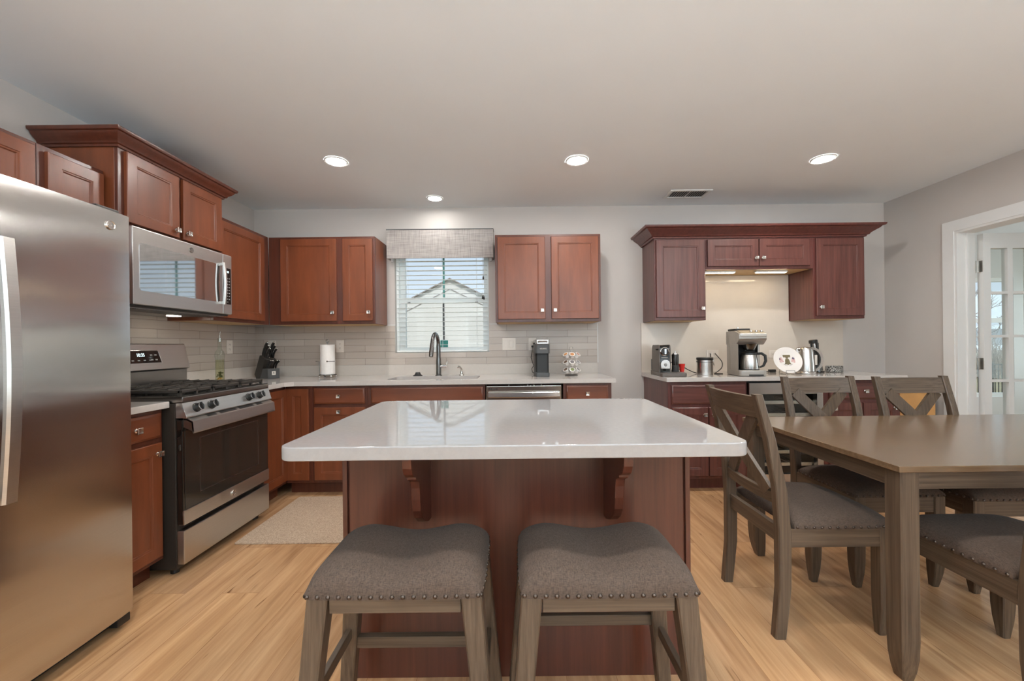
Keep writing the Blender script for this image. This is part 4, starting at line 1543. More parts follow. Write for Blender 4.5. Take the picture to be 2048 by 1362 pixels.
# knife block
KL = (-2.200, 3.675, T)
KR = math.radians(-27)
KB = thing("knife_block", "grey slanted knife block with square emblem in the corner", "knife block", KL, KR)
mb = MB()
mb.prism([(-.115, .035), (-.092, 0), (-.037, 0), (.042, .171), (-.035, .207)], -.050, .050, "y", .002)
mb.build("slanted_body", "graphite", KB)
mb = MB()
mb.prism([(-.030, 0), (.085, 0), (.085, .088), (.011, .088)], -.054, .054, "y", .002)
fb = mb.build("front_foot", "slate", KB)
em = MB()
em.box(.0852, .0862, -.017, .017, .032, .066)
e_ = em.build("emblem", "outlet", fb)
EM = Matrix.Translation((.0863, 0, .049)) @ Matrix.Rotation(PI / 2, 4, "Z") @ Matrix.Rotation(PI / 2, 4, "X")
text("R", .026, "emblem_mark", "slate", e_, EM)
kd = Vector((.42, 0, .907))
kf = Vector((.50, 0, .866))
spots = []
for f, rn, ln, r in ((.16, "rear", .135, .0125), (.50, "middle", .118, .0115), (.84, "front", .102, .0105)):
    for y, sn in ((-.030, "left"), (.030, "right")):
        spots.append((Vector((-.035 + .077 * f, y, .207 - .036 * f)), kd, ln, r, "black handled knife in the %s row of the block's upper slots, %s side" % (rn, sn)))
for x, rn in ((.036, "inner"), (.066, "outer")):
    for y, sn in ((-.030, "left"), (.028, "right")):
        spots.append((Vector((x, y, .088)), kf, .088, .0095, "black steak knife in the %s slot of the block's low foot, %s side" % (rn, sn)))
RZ = Matrix.Translation(KL) @ Matrix.Rotation(KR, 4, "Z")
for sp, dr_k, ln, r, lab in spots:
    k = thing("knife", lab, "knife", group="knives in the knife block")
    k.matrix_world = RZ @ Matrix.Translation(sp)
    px_ = Vector((dr_k.z, 0, -dr_k.x))
    mb = MB()
    R = []
    for u, w, h_ in ((0.04, .75, .85), (.14, .95, 1.1), (.45, .8, .95), (.75, .95, 1.15), (.93, 1.0, 1.3), (1.0, .85, 1.0)):
        c = dr_k * (ln * u) - px_ * (.010 * math.sin(u * 2.8)) + px_ * (.016 * u * u)
        R.append([c + px_ * (r * h_ * math.cos(a)) + Vector((0, r * .7 * w * math.sin(a), 0)) for a in [2 * PI * q / 10 for q in range(10)]])
    mb.rings(R)
    mb.build("handle", "black", k)
    mb = MB()
    mb.ball(dr_k * ln + px_ * .0125, r * .8, 1, .75, 1, 10)
    mb.build("end_cap", "nickel", k)
    mb = MB()
    mb.tube([dr_k * .0006, dr_k * (ln * .06)], .006, 8)
    mb.build("bolster", "nickel", k)
sc_ = thing("scissors", "black kitchen scissors standing in the middle of the knife block", "scissors")
sc_.matrix_world = RZ @ Matrix.Translation((.020, 0, .182))
for s in (-1, 1):
    mb = MB()
    lp = [kd * .030 + Vector((0, s * .017, 0)) + kd * (.026 * math.sin(2 * PI * k / 18)) + Vector((0, .015 * math.cos(2 * PI * k / 18), 0)) for k in range(18)]
    mb.tube(lp, .0045, 8, closed=True)
    mb.build("finger_loop", "black", sc_)
mb = MB()
mb.tube([kd * .001, kd * .012], .006, 8)
mb.build("pivot", "nickel", sc_)

# paper towels
PH = thing("paper_towel_holder", "black wire paper towel holder on ball feet, left of the sink", "holder", (-1.690, 3.735, T))
mb = MB()
ring = [(.072 * math.cos(2 * PI * k / 28), .072 * math.sin(2 * PI * k / 28), .022) for k in range(28)]
mb.tube(ring, .003, 8, closed=True)
mb.tube([(-.072, 0, .022), (.072, 0, .022)], .003, 8)
mb.tube([(0, -.072, .022), (0, .072, .022)], .003, 8)
mb.build("base_ring", "gunmetal", PH)
for a in (45, 135, 225, 315):
    mb = MB()
    mb.ball((.074 * math.cos(math.radians(a)), .074 * math.sin(math.radians(a)), .0105), .0105, seg=12)
    mb.build("ball_foot", "chrome", PH)
mb = MB()
mb.tube([(0, 0, .022), (0, 0, .315)], .003, 8)
lp = [(.013 * math.cos(2 * PI * k / 16), 0, .329 + .014 * math.sin(2 * PI * k / 16)) for k in range(16)]
mb.tube(lp, .0025, 8, closed=True)
mb.build("post", "gunmetal", PH)
mb = MB()
mb.tube([(-.052, -.050, .022), (-.052, -.050, .145), (-.085, -.050, .148)], .0025, 8)
mb.tube([(.030, -.072, .146), (.085, -.045, .146)], .0025, 8)
mb.ball((.028, -.073, .146), .007, seg=10)
mb.build("tension_arm", "gunmetal", PH)
mb = MB()
mb.lathe([(.018, .027), (.062, .027), (.063, .030), (.063, .292), (.062, .296), (.018, .296)], 40, (-1.690, 3.735, T))
mb.bm.faces.ensure_lookup_table()
tag(mb.build("paper_towel_roll", "paper"), "white paper towel roll standing on the wire holder", "paper towels")

# tall coffee brewer
cb = thing("coffee_brewer", "slim black and grey pod coffee brewer right of the window", "coffee maker", (.250, 3.475, T))
mb = MB()
mb.prism(round_rect(-.058, .058, 0.06, .36, .02), 0, .232, "z")
mb.build("rear_body", "black", cb)
mb = MB()
mb.prism(round_rect(-.062, .062, 0.0, .36, .022), .20, .292, "z")
mb.build("brew_head", "slate", cb)
mb = MB()
slab_loops(mb, round_rect(-.062, .062, -.002, .36, .022), .276, .318, .006)
lid = mb.build("lid", "ss_plain", cb)
mb = MB()
pts = [(-.034, -.006, .300), (-.030, -.016, .302), (.030, -.016, .302), (.034, -.006, .300)]
mb.tube(pts, .0085, 10)
mb.build("lid_handle", "nickel", lid)
mb = MB()
slab_loops(mb, round_rect(-.058, .058, -.008, .12, .015), .0, .036, .004)
mb.build("drip_tray", "slate", cb)
text("KEURIG", .017, "brand_letters", "outlet", cb, face_front(.006, -.001, .240))
cd = MB()
o0 = Vector((.183, YB - .025, 1.175))
cdp = [(.183, YB - .020, 1.175), (.183, YB - .045, 1.165), (.178, YB - .05, 1.12), (.168, YB - .05, 1.07), (.182, YB - .06, 1.02), (.192, YB - .07, .995), (.172, YB - .08, .965), (.178, YB - .09, .935), (.20, YB - .10, .919)]
cd.tube(cdp, .0032, 8)
cd.tube([(.183, YB - .019, 1.172), (.183, YB - .038, 1.172)], [.011, .009], 12)
tag(cd.build("power_cord", "black"), "black power cord hanging from the outlet behind the slim pod brewer", "cord")

# pod carousel
PC = (.512, 3.62)
pcar = thing("pod_carousel", "chrome wire carousel holding coffee pods at the worktop end", "carousel", (PC[0], PC[1], T))
mb = MB()
mb.lathe([(0, 0), (.056, 0), (.058, .006), (.05, .011), (0, .012)], 30)
mb.build("base", "gunmetal", pcar)
mb = MB()
mb.cyl((0, 0, .010), (0, 0, .225), .004, seg=10)
lp = [(.016 * math.cos(2 * PI * k / 16), 0, .238 + .018 * math.sin(2 * PI * k / 16)) for k in range(16)]
mb.tube(lp, .0022, 8, closed=True)
mb.build("post", "chrome", pcar)
lidc = {"orange": plain("pod_lid_orange", srgb(196, 136, 86), 0.35, var=.15), "green": plain("pod_lid_green", srgb(130, 138, 92), .35, var=.15),
        "brown": plain("pod_lid_brown", srgb(110, 88, 72), .35, var=.15), "grey": plain("pod_lid_grey", srgb(130, 126, 128), .35, var=.15), "pink": plain("pod_lid_pink", srgb(178, 128, 116), .35, var=.15)}
M.update({"lid_" + k: v for k, v in lidc.items()})
tiers = [("bottom", .040, ["brown", "brown", "green", "grey", "brown", "grey"]), ("middle", .106, ["grey", "brown", "grey", "grey", "green", "brown"]), ("top", .172, ["pink", "orange", "orange", "pink", "grey", "brown"])]
angs = [165, 218, 270, 322, 15, 90]
angn = ["left side", "front left", "front middle", "front right", "right side", "rear"]
for tn, zt, cols_ in tiers:
    for ai, a in enumerate(angs):
        ca, sa = math.cos(math.radians(a)), math.sin(math.radians(a))
        axis = Vector((ca * .66, sa * .66, .75)).normalized()
        q = axis.to_track_quat("Z", "Y").to_matrix().to_4x4()
        c0 = Vector((ca * .046, sa * .046, zt - .010))
        rg_ = MB()
        rp_ = [(q @ Vector((.0245 * math.cos(2 * PI * k / 20), .0245 * math.sin(2 * PI * k / 20), .030))) + c0 for k in range(20)]
        rg_.tube(rp_, .0016, 6, closed=True)
        rg_.tube([Vector((0, 0, zt)), (q @ Vector((-.0245, 0, .030))) + c0], .0014, 6)
        rg_.build("pod_ring", "chrome", pcar)
        pd = thing("coffee_pod", "white coffee pod with %s lid, %s in the %s tier of the carousel" % (cols_[ai], angn[ai], tn), "coffee pod", group="coffee pods in the wire carousel")
        pd.matrix_world = Matrix.Translation(Vector((PC[0], PC[1], T)) + c0) @ q
        mb = MB()
        mb.lathe([(0, 0), (.016, 0), (.0175, .003), (.0225, .033), (.0255, .0335), (.0255, .0355), (0, .0355)], 20)
        mb.build("cup", "plate", pd)
        mb = MB()
        mb.lathe([(0, .0356), (.0175, .0356), (.0175, .0362), (0, .0364)], 18)
        mb.build("foil_lid", "lid_" + cols_[ai], pd)

# ------------------------------------------------------------------ things on the buffet
# espresso machine
es = thing("espresso_machine", "titan grey and black capsule espresso machine at the left end of the buffet", "coffee machine", (1.275, 3.44, T), math.radians(-8))
mb = MB()
slab_loops(mb, round_rect(-.056, .150, -.10, .345, .02), 0, .030, .005)
tray = mb.build("base_tray", "titan", es)
MB().box(-.02, .140, -.092, .06, .030, .034, .002).build("drip_plate", "ss_dark", tray)
mb = MB()
prof = [(0, .030), (.30, .030), (.30, .215)] + [(.30 - .05 * (1 - math.cos(math.radians(a))), .215 + .045 * math.sin(math.radians(a))) for a in range(15, 91, 15)] + [(.03, .262)] + [(.03 - .03 * math.sin(math.radians(a)), .232 + .03 * math.cos(math.radians(a))) for a in range(15, 91, 15)]
mb.prism(prof, -.050, -.040, "x", .002)
mb.prism(prof, .036, .046, "x", .002)
mb.build("side_panel", "titan", es)
mb = MB()
mb.prism([(p[0] + .003 if p[0] < .1 else p[0] - .004, p[1] - .003) for p in prof], -.040, .036, "x")
core = mb.build("core", "black_gloss", es)
RX = Matrix.Rotation(PI / 2, 4, "X")
mb = MB()
mb.lathe([(.036, 0), (.036, .006), (.031, .008), (.029, .004), (.029, 0)], 32, mat=Matrix.Translation((-.003, .003, .205)) @ RX, cap=False)
mb.build("dial_ring", "chrome", core)
mb = MB()
mb.lathe([(0, 0), (.029, 0), (.027, .004), (0, .006)], 28, mat=Matrix.Translation((-.003, .003, .205)) @ RX)
dl = mb.build("dial", "black", core)
MB().box(-.004, .012, -.004, .0, .182, .228, .002).build("dial_grip", "chrome", dl)
text("NESPRESSO", .0108, "brand_letters", "outlet", core, face_front(-.003, .002, .154))
mb = MB()
mb.prism([(-.040, .062), (.034, .062), (.034, .10)] + [(-.003 + .037 * math.cos(math.radians(a)), .10 + .037 * math.sin(math.radians(a))) for a in range(20, 161, 20)] + [(-.040, .10)], -.030, .004, "y", .003)
sp = mb.build("outlet_housing", "ss_plain", core)
mb = MB()
mb.lathe([(0, 0), (.013, 0), (.010, .004), (0, .004)], 18, mat=Matrix.Translation((-.003, -.030, .095)) @ RX)
mb.build("housing_emblem", "ss_dark", sp)
MB().cyl((-.003, -.016, .045), (-.003, -.016, .064), .006, .009, 12).build("spout", "black", sp)
lv = MB()
lv.tube([(-.048, .03, .222), (-.070, .02, .221)], [.006, .005], 8)
lv.build("lever", "black", es)
wt = MB()
wt.prism(round_rect(-.052, .046, .305, .335, .01), .035, .13, "z")
wt.build("water_tank", "slate", es)
mf = thing("milk_frother", "black cylindrical milk frother standing on the espresso machine tray", "frother", (1.366, 3.455, T + .0342))
mf.scale = (.80, .80, .92)
mb = MB()
mb.lathe([(0, 0), (.036, 0), (.036, .055), (.034, .06), (0, .06)], 28)
mb.build("base", "black_soft", mf)
mb = MB()
mb.lathe([(0, .060), (.034, .060), (.0365, .155), (.034, .160), (0, .160)], 28)
mb.build("jug", "black_gloss", mf)
mb = MB()
mb.lathe([(0, .160), (.028, .160), (.026, .168), (.008, .172), (.006, .186), (0, .187)], 22)
mb.build("lid", "ss_plain", mf)
rc = thing("cup", "small red espresso cup standing beside the black milk frother", "cup", (1.428, 3.470, T + .0312), math.radians(-8))
rc.scale = (.80, .80, .92)
mb = MB()
mb.lathe([(0, 0), (.019, 0), (.021, .004), (.031, .070), (.0315, .0735), (.029, .0735), (.020, .010), (0, .008)], 28)
mb.build("bowl", "red", rc)
mb = MB()
mb.tube([(-.028, 0, .058), (-.048, 0, .056), (-.050, 0, .034), (-.026, 0, .022)], .0045, 8)
mb.build("handle", "red", rc)

# canister
cn = thing("canister", "stainless canister with black lid and wire clasp on the buffet", "canister", (1.635, 3.50, T))
mb = MB()
mb.lathe([(0, 0), (.062, 0), (.064, .003), (.064, .128), (.062, .130), (0, .130)], 36)
mb.build("body", "ss_round", cn)
mb = MB()
mb.lathe([(.065, .108), (.0665, .108), (.0665, .113), (.065, .113)], 36, cap=False)
mb.build("band", "gunmetal", cn)
mb = MB()
mb.lathe([(0, .131), (.066, .131), (.067, .135), (.067, .146), (.062, .150), (0, .151)], 36)
ld = mb.build("lid", "black", cn)
mb = MB()
mb.tube([(.066, -.016, .11), (.073, -.018, .085), (.082, -.01, .075), (.080, .01, .085), (.067, .012, .115), (.066, .014, .15), (.058, .0, .154), (.066, -.014, .15), (.067, -.016, .11)], .0018, 6)
mb.box(.064, .074, -.012, .012, .085, .135, .003)
mb.build("clasp", "chrome", cn)
mb = MB()
mb.ball((-.069, 0, .118), .004, seg=8)
mb.build("hinge_pin", "gunmetal", cn)

# drip coffee maker
cm_ = thing("coffee_maker", "large silver grey drip coffee maker in the middle of the buffet", "coffee maker", (1.935, 3.30, T), math.radians(-9))
mb = MB()
slab_loops(mb, round_rect(-.108, .104, 0, .30, .03), 0.002, .048, .006)
bs = mb.build("base", "silver_paint", cm_)
MB().box(-.035, .075, -.001, .02, .003, .016, .002).build("base_notch", "black_soft", bs)
mb = MB()
mb.lathe([(0, 0), (.075, 0), (.075, .004), (0, .004)], 28, (.004, .095, .0485))
mb.build("warming_plate", "black", bs)
mb = MB()
mb.prism(round_rect(-.108, .104, .185, .30, .03), .046, .345, "z")
mb.build("tower", "silver_paint", cm_)
mb = MB()
mb.prism([(-.108, .02), (-.108, .20), (-.088, .20), (-.088, .10), (-.094, .05)], .046, .262, "z", .003)
mb.prism([(.104, .14), (.104, .20), (.088, .20), (.088, .14)], .046, .262, "z", .003)
mb.build("side_cheek", "silver_paint", cm_)
mb = MB()
MB_poly = [(.30, .255), (.06, .255), (.015, .285), (.0, .30), (.0, .345), (.10, .372), (.30, .372)]
mb.prism(MB_poly, -.108, .104, "x", .008)
hd_ = mb.build("brew_head", "silver_paint", cm_)
mb = MB()
mb.prism([(-.003, .318), (-.006, .322), (-.006, .341), (-.003, .345), (.01, .345), (.01, .318)], -.100, .096, "x")
mb.build("front_band", "silver_paint", hd_)
mb = MB()
mb.prism([(.004, .3505), (.092, .3745), (.092, .3705), (.004, .3465)], -.09, .092, "x")
pn_ = mb.build("control_panel", "beige_metal", hd_)
for kx in (.0, .04, .078):
    mb = MB()
    mb.lathe([(0, 0), (.011, 0), (.010, .009), (0, .010)], 18, (kx, .045, .362))
    mb.build("button", "chrome", pn_)
mb = MB()
slab_loops(mb, round_rect(-.10, .03, .125, .288, .02), .374, .390, .004)
ldd = mb.build("hopper_lid", "black_soft", cm_)
MB().cyl((-.045, .2, .390), (-.045, .2, .405), .007, seg=12).build("lid_knob", "chrome", ldd)
MB().box(-.088, .088, .180, .186, .05, .262).build("brew_bay_back", "black_soft", cm_)
mb = MB()
mb.lathe([(.060, .262), (.056, .25), (.040, .215), (.030, .208), (0, .206)], 26, (.004, .095, 0))
mb.build("filter_basket", "gunmetal", cm_)
cf = thing("carafe", "stainless carafe with black handle standing inside the drip coffee maker", "carafe", (0, 0, 0))
cf.matrix_world = Matrix.Translation((1.935, 3.30, T)) @ Matrix.Rotation(math.radians(-9), 4, "Z") @ Matrix.Translation((.004, .095, .0530))
mb = MB()
mb.lathe([(0, 0), (.068, 0), (.070, .004), (.070, .05), (.066, .09), (.058, .118), (0, .118)], 36)
mb.build("body", "ss_round", cf)
mb = MB()
mb.lathe([(.058, .1183), (.061, .120), (.060, .134), (.050, .141), (.02, .144), (0, .144)], 32)
mb.build("lid", "black", cf)
mb = MB()
hpts = [(.052, -.028, .128), (.078, -.040, .130), (.100, -.052, .112), (.103, -.054, .070), (.088, -.047, .030), (.064, -.034, .016)]
mb.tube(hpts, [.010, .011, .0115, .011, .0095, .006], 12)
mb.build("handle", "black_soft", cf)

# plate on stand
pm = Matrix.Translation((2.322, 3.475, T + .118)) @ Matrix.Rotation(math.radians(-6), 4, "Z") @ Matrix.Rotation(math.radians(-20), 4, "X") @ Matrix.Rotation(PI / 2, 4, "X")
pl = thing("decorative_plate", "white souvenir plate printed with a bell and two flags", "plate")
pl.matrix_world = pm
mb = MB()
mb.lathe([(0, -.004), (.060, -.004), (.066, .0), (.112, .010), (.114, .0125), (.111, .0135), (.070, .0055), (.062, .0015), (0, .001)], 48)
mb.build("dish", "plate", pl)
fl = MB()
fl.prism([(-.019, .018), (.019, .018), (.021, .030), (.018, .033), (-.018, .033), (-.021, .030)], .0012, .002, "z")
fl.prism([(-.006, .010), (.006, .010), (.007, .018), (-.007, .018)], .0012, .002, "z")
fl.prism([(-.020, -.025), (.020, -.025), (.014, -.016), (.0115, .002), (.008, .009), (-.008, .009), (-.0115, .002), (-.014, -.016)], .0012, .002, "z")
fl.prism([(-.003, -.029), (.003, -.029), (.003, -.0255), (-.003, -.0255)], .0012, .002, "z")
o_b = fl.build("bell_print", "gold", pl)
o_b.scale = (1.45, 1.45, 1)
for s in (-1, 1):
    q = Matrix.Translation((s * .052, .004, 0)) @ Matrix.Rotation(math.radians(-22 * s), 4, "Z") @ Matrix.Diagonal((1.35, 1.2, 1, 1))
    m_ = MB()
    m_.prism([(-.012, -.017), (.012, -.019), (.012, .015), (-.012, .017)], .0012, .0018, "z", mat=q)
    f_ = m_.build("flag_print", "flag_red", pl)
    m_ = MB()
    for k in range(3):
        m_.box(-.012, .012, -.013 + k * .009, -.010 + k * .009, .0018, .0020, mat=q)
    m_.build("flag_stripes", "plate", f_)
    MB().box(-.012, .002, .003, .016, .0020, .0023, mat=q).build("flag_canton", "flag_blue", f_)
m_ = MB()
for k in range(9):
    a = math.radians(-128 + k * 9.5)
    if k == 4:
        continue
    m_.box(-.0028, .0028, -.0012, .0012, .0012, .0018, mat=Matrix.Translation((.052 * math.cos(a), .006 + .054 * math.sin(a), 0)) @ Matrix.Rotation(a + PI / 2, 4, "Z"))
for k in range(16):
    a = math.radians(25 + k * 8.6)
    m_.box(-.0018, .0018, -.0007, .0007, .0012, .0016, mat=Matrix.Translation((.062 * math.cos(a), .062 * math.sin(a), 0)) @ Matrix.Rotation(a + PI / 2, 4, "Z"))
m_.build("script_print", "ink", pl)
ps = thing("plate_stand", "small wire stand holding the souvenir plate upright", "stand", (2.322, 3.475, T), math.radians(-6))
mb = MB()
for s in (-1, 1):
    mb.tube([(s * .034, -.048, .034), (s * .034, -.055, .006), (s * .034, -.044, .003), (s * .034, .06, .003), (s * .034, .042, .10)], .0017, 7)
mb.tube([(-.034, -.048, .034), (.034, -.048, .034)], .0015, 7)
mb.tube([(-.034, .06, .003), (.034, .06, .003)], .0015, 7)
mb.tube([(-.034, .042, .10), (.034, .042, .10)], .0015, 7)
mb.build("wire_frame", "gunmetal", ps)

# kettle
kt = thing("kettle", "brushed steel electric kettle on its base, right of the plate", "kettle", (2.510, 3.52, T), math.radians(-4))
mb = MB()
mb.lathe([(0, 0), (.074, 0), (.076, .004), (.076, .014), (.072, .019), (0, .019)], 34)
mb.build("power_base", "ss_plain", kt)
mb = MB()
mb.lathe([(0, .021), (.068, .021), (.070, .025), (.066, .10), (.059, .185), (.053, .212), (0, .212)], 40)
mb.build("body", "ss_round", kt)
mb = MB()
mb.lathe([(0, .2125), (.052, .2125), (.046, .222), (.02, .229), (0, .230)], 32)
mb.build("lid", "ss_plain", kt)
mb = MB()
R = []
for k in range(13):
    a = math.radians(100 - k * 15.0)
    c = Vector((.044 + .082 * math.cos(a) * (1 if math.cos(a) > 0 else .4), 0, .120 + .096 * math.sin(a)))
    nn = Vector((math.cos(a), 0, math.sin(a)))
    R.append([c - nn * .010 + Vector((0, -.014, 0)), c + nn * .012 + Vector((0, -.015, 0)), c + nn * .012 + Vector((0, .015, 0)), c - nn * .010 + Vector((0, .014, 0))])
mb.rings(R)
kh = mb.build("handle", "ss_round", kt)
mb = MB()
R = []
for k in range(12):
    a = math.radians(88 - k * 14.6)
    c = Vector((.044 + .082 * math.cos(a) * (1 if math.cos(a) > 0 else .4), 0, .120 + .096 * math.sin(a)))
    nn = Vector((math.cos(a), 0, math.sin(a)))
    R.append([c - nn * .019 + Vector((0, -.0135, 0)), c - nn * .0095 + Vector((0, -.0155, 0)), c - nn * .0095 + Vector((0, .0155, 0)), c - nn * .019 + Vector((0, .0135, 0))])
mb.rings(R)
mb.build("grip", "black", kh)
mb = MB()
mb.prism([(.056, .040), (.092, .050), (.100, .085), (.098, .140), (.084, .180), (.052, .200)], -.009, .009, "y", .003)
gg = mb.build("level_window", "black", kt)
MB().box(.070, .090, -.0105, -.0085, .075, .160, .001).build("gauge", "outlet", gg)
mb = MB()
mb.tube([(-.060, 0, .185), (-.074, 0, .205), (-.070, 0, .214), (-.050, 0, .214)], [.014, .010, .010, .014], 10)
mb.build("spout", "ss_plain", kt)

# tall gadget behind the kettle
ob = thing("corkscrew", "tall black and silver electric corkscrew standing behind the kettle", "corkscrew", (2.715, 3.66, T))
mb = MB()
mb.lathe([(0, 0), (.050, 0), (.052, .004), (.050, .014), (0, .016)], 28)
mb.build("charging_base", "black_gloss", ob)
q = Matrix.Rotation(math.radians(-7.5), 4, "Y")
mb = MB()
mb.lathe([(0, .017), (.040, .017), (.036, .06), (.026, .10), (.024, .11), (0, .11)], 28, mat=Matrix.Translation((.0, 0, 0)))
mb.build("lower_cone", "gunmetal", ob)
mb = MB()
mb.lathe([(.022, .108), (.024, .13), (.027, .20), (.032, .26), (.032, .27), (0, .27)], 28, mat=q)
mb.build("grip", "chrome", ob)
mb = MB()
mb.lathe([(.0325, .262), (.034, .265), (.034, .288), (.030, .292), (0, .292)], 28, mat=q)
mb.build("cap", "black", ob)
mb = MB()
for a in (205, 275, 345):
    ca, sa = math.cos(math.radians(a)), math.sin(math.radians(a))
    mb.tube([(.024 * ca, .024 * sa, .125), (.0275 * ca, .0275 * sa, .20), (.0322 * ca, .0322 * sa, .262)], [.005, .008, .009], 8, mat=q)
mb.build("dark_stripe", "black", ob)
# patterned oval dish
mm, nt, b = base_mat("black_white_marbled")
tc = nt.nodes.new("ShaderNodeTexCoord")
vo = nt.nodes.new("ShaderNodeTexVoronoi")
vo.inputs["Scale"].default_value = 120
vo.feature = "DISTANCE_TO_EDGE"
rp = nt.nodes.new("ShaderNodeValToRGB")
rp.color_ramp.interpolation = "CONSTANT"
rp.color_ramp.elements[0].color = srgb(40, 40, 38)
rp.color_ramp.elements[1].color = srgb(190, 188, 182)
rp.color_ramp.elements[1].position = .14
nt.links.new(tc.outputs["Object"], vo.inputs[0])
nt.links.new(vo.outputs["Distance"], rp.inputs[0])
nt.links.new(rp.outputs[0], b.inputs["Base Color"])
b.inputs["Roughness"].default_value = .25
M["marbled"] = mm
mb = MB()
R = []
for r, z in ((.9, 0), (1, .004), (1.0, .05), (.97, .056), (.9, .056), (.88, .02)):
    R.append([(.072 * r * math.cos(2 * PI * k / 32), .048 * r * math.sin(2 * PI * k / 32), z) for k in range(32)])
mb.rings(R)
tag(mb.build("trinket_dish", "marbled", loc=(2.865, 3.66, T)), "low black and white patterned oval dish at the buffet's right end", "dish")


def cord(pts, r, label, name="power_cord", extra=None):
    # smooth the polyline (Catmull-Rom)
    P = [Vector(p) for p in pts]
    P = [P[0]] + P + [P[-1]]
    out = []
    for i in range(1, len(P) - 2):
        for k in range(8):
            t_ = k / 8
            p0, p1, p2, p3 = P[i - 1], P[i], P[i + 1], P[i + 2]
            out.append(.5 * ((2 * p1) + (p2 - p0) * t_ + (2 * p0 - 5 * p1 + 4 * p2 - p3) * t_ ** 2 + (3 * p1 - p0 - 3 * p2 + p3) * t_ ** 3))
    out.append(P[-2])
    m_ = MB()
    m_.tube(out, r, 8)
    if extra:
        extra(m_)
    return tag(m_.build(name, "black"), label, "cord", "black power cords")


zf = T + .0045
cord([(1.335, 3.79, T + .10), (1.42, 3.74, T + .103), (1.50, 3.70, T + .080), (1.565, 3.67, T + .035), (1.64, 3.66, zf), (1.72, 3.68, zf), (1.78, 3.76, T + .03), (1.85, YB - .055, 1.05), (1.862, YB - .03, 1.085)], .004,
     "black cord running from the espresso machine behind the steel canister")
cord([(1.908, YB - .03, 1.085), (1.900, 3.81, 1.062), (1.905, 3.74, 1.010), (1.880, 3.70, .962), (1.815, 3.66, .925), (1.775, 3.62, zf), (1.80, 3.585, zf), (1.838, 3.60, zf)], .004,
     "black cord looping between the steel canister and the drip coffee maker")
cord([(2.10, 3.68, zf), (2.18, 3.72, zf), (2.28, 3.73, zf + .002), (2.34, 3.74, zf + .004)], .004,
     "short black cord with a loose plug lying behind the plate", extra=lambda m_: m_.box(2.33, 2.39, 3.725, 3.755, T + .0003, T + .026, .005))


# ------------------------------------------------------------------ island
isl = thing("kitchen_island", "cherry kitchen island base with two corbels behind the stools", "island", (0.006, 1.465, 0))
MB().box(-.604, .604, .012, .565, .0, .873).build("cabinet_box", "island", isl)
for s in (-1, 1):
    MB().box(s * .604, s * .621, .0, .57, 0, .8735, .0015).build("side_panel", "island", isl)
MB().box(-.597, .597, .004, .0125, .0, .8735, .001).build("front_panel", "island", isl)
for k in range(2):
    shk = MB()
cor = [(0, .8735), (0, .572), (-.04, .578), (-.09, .598), (-.135, .628), (-.160, .660), (-.170, .700), (-.174, .738), (-.182, .764), (-.200, .774),
       (-.216, .776), (-.222, .782), (-.222, .790), (-.240, .794), (-.262, .808), (-.276, .830), (-.281, .852), (-.281, .8735)]
for x0 in (-.333, .312):
    cbm = MB()
    cbm.prism([(p[0] + .004, p[1]) for p in cor], x0, x0 + .028, "x", .002)
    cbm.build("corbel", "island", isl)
for k, (a, b) in enumerate(((-.59, -.20), (-.195, .195), (.20, .59))):
    d = MB()
    d.box(a, b, .566, .585, .12, .86, .003)
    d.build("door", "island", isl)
it = MB()
slab_loops(it, round_rect(-.656, .656, 1.122, 2.062, .045, 8), .8745, .914, .005)
tag(it.build("island_worktop", "quartz_island"), "glossy white quartz island worktop with rounded corners", "worktop")


# ------------------------------------------------------------------ upholstery and seats
def cushion(hw, y0, y1, zb, side, top, corner=.10, N=28, p=4.5, q=2.0):
    mb = MB()
    bm = mb.bm
    cy, hy = (y0 + y1) / 2, (y1 - y0) / 2

    def plan(u, v):
        return hw * u * math.sqrt(1 - corner * v ** 4), cy + hy * v * math.sqrt(1 - corner * u ** 4)

    def edge(t):
        return max(0.0, 1 - abs(t) ** p) ** (1 / q)
    gp = [math.sin((-1 + 2 * i / N) * PI / 2) * .55 + (-1 + 2 * i / N) * .45 for i in range(N + 1)]
    g = []
    for v in gp:
        row = []
        for u in gp:
            x, y = plan(u, v)
            row.append(bm.verts.new((x, y, zb + side + top(u, v) * edge(u) * edge(v))))
        g.append(row)
    for j in range(N):
        for i in range(N):
            bm.faces.new((g[j][i], g[j][i + 1], g[j + 1][i + 1], g[j + 1][i]))
    border = [g[0][i] for i in range(N)] + [g[j][N] for j in range(N)] + [g[N][i] for i in range(N, 0, -1)] + [g[j][0] for j in range(N, 0, -1)]
    low = [bm.verts.new((v.co.x * .995, cy + (v.co.y - cy) * .995, zb)) for v in border]
    n = len(border)
    for i in range(n):
        bm.faces.new((border[(i + 1) % n], border[i], low[i], low[(i + 1) % n]))
    bm.faces.new(low)
    return mb, plan


nail_mesh = None


def nail(parent, loc, nrm):
    global nail_mesh
    if nail_mesh is None:
        m_ = MB()
        m_.lathe([(.0058, 0), (.0054, .0018), (.0038, .0036), (.0015, .0045), (0, .0047)], 12)
        o_ = m_.build("nailhead", "bronze")
        nail_mesh = o_.data
        bpy.data.objects.remove(o_)
    o_ = bpy.data.objects.new("nailhead", nail_mesh)
    COL.objects.link(o_)
    o_.parent = parent
    o_.matrix_local = Matrix.Translation(loc) @ Vector(nrm).to_track_quat("Z", "Y").to_matrix().to_4x4()
    return o_


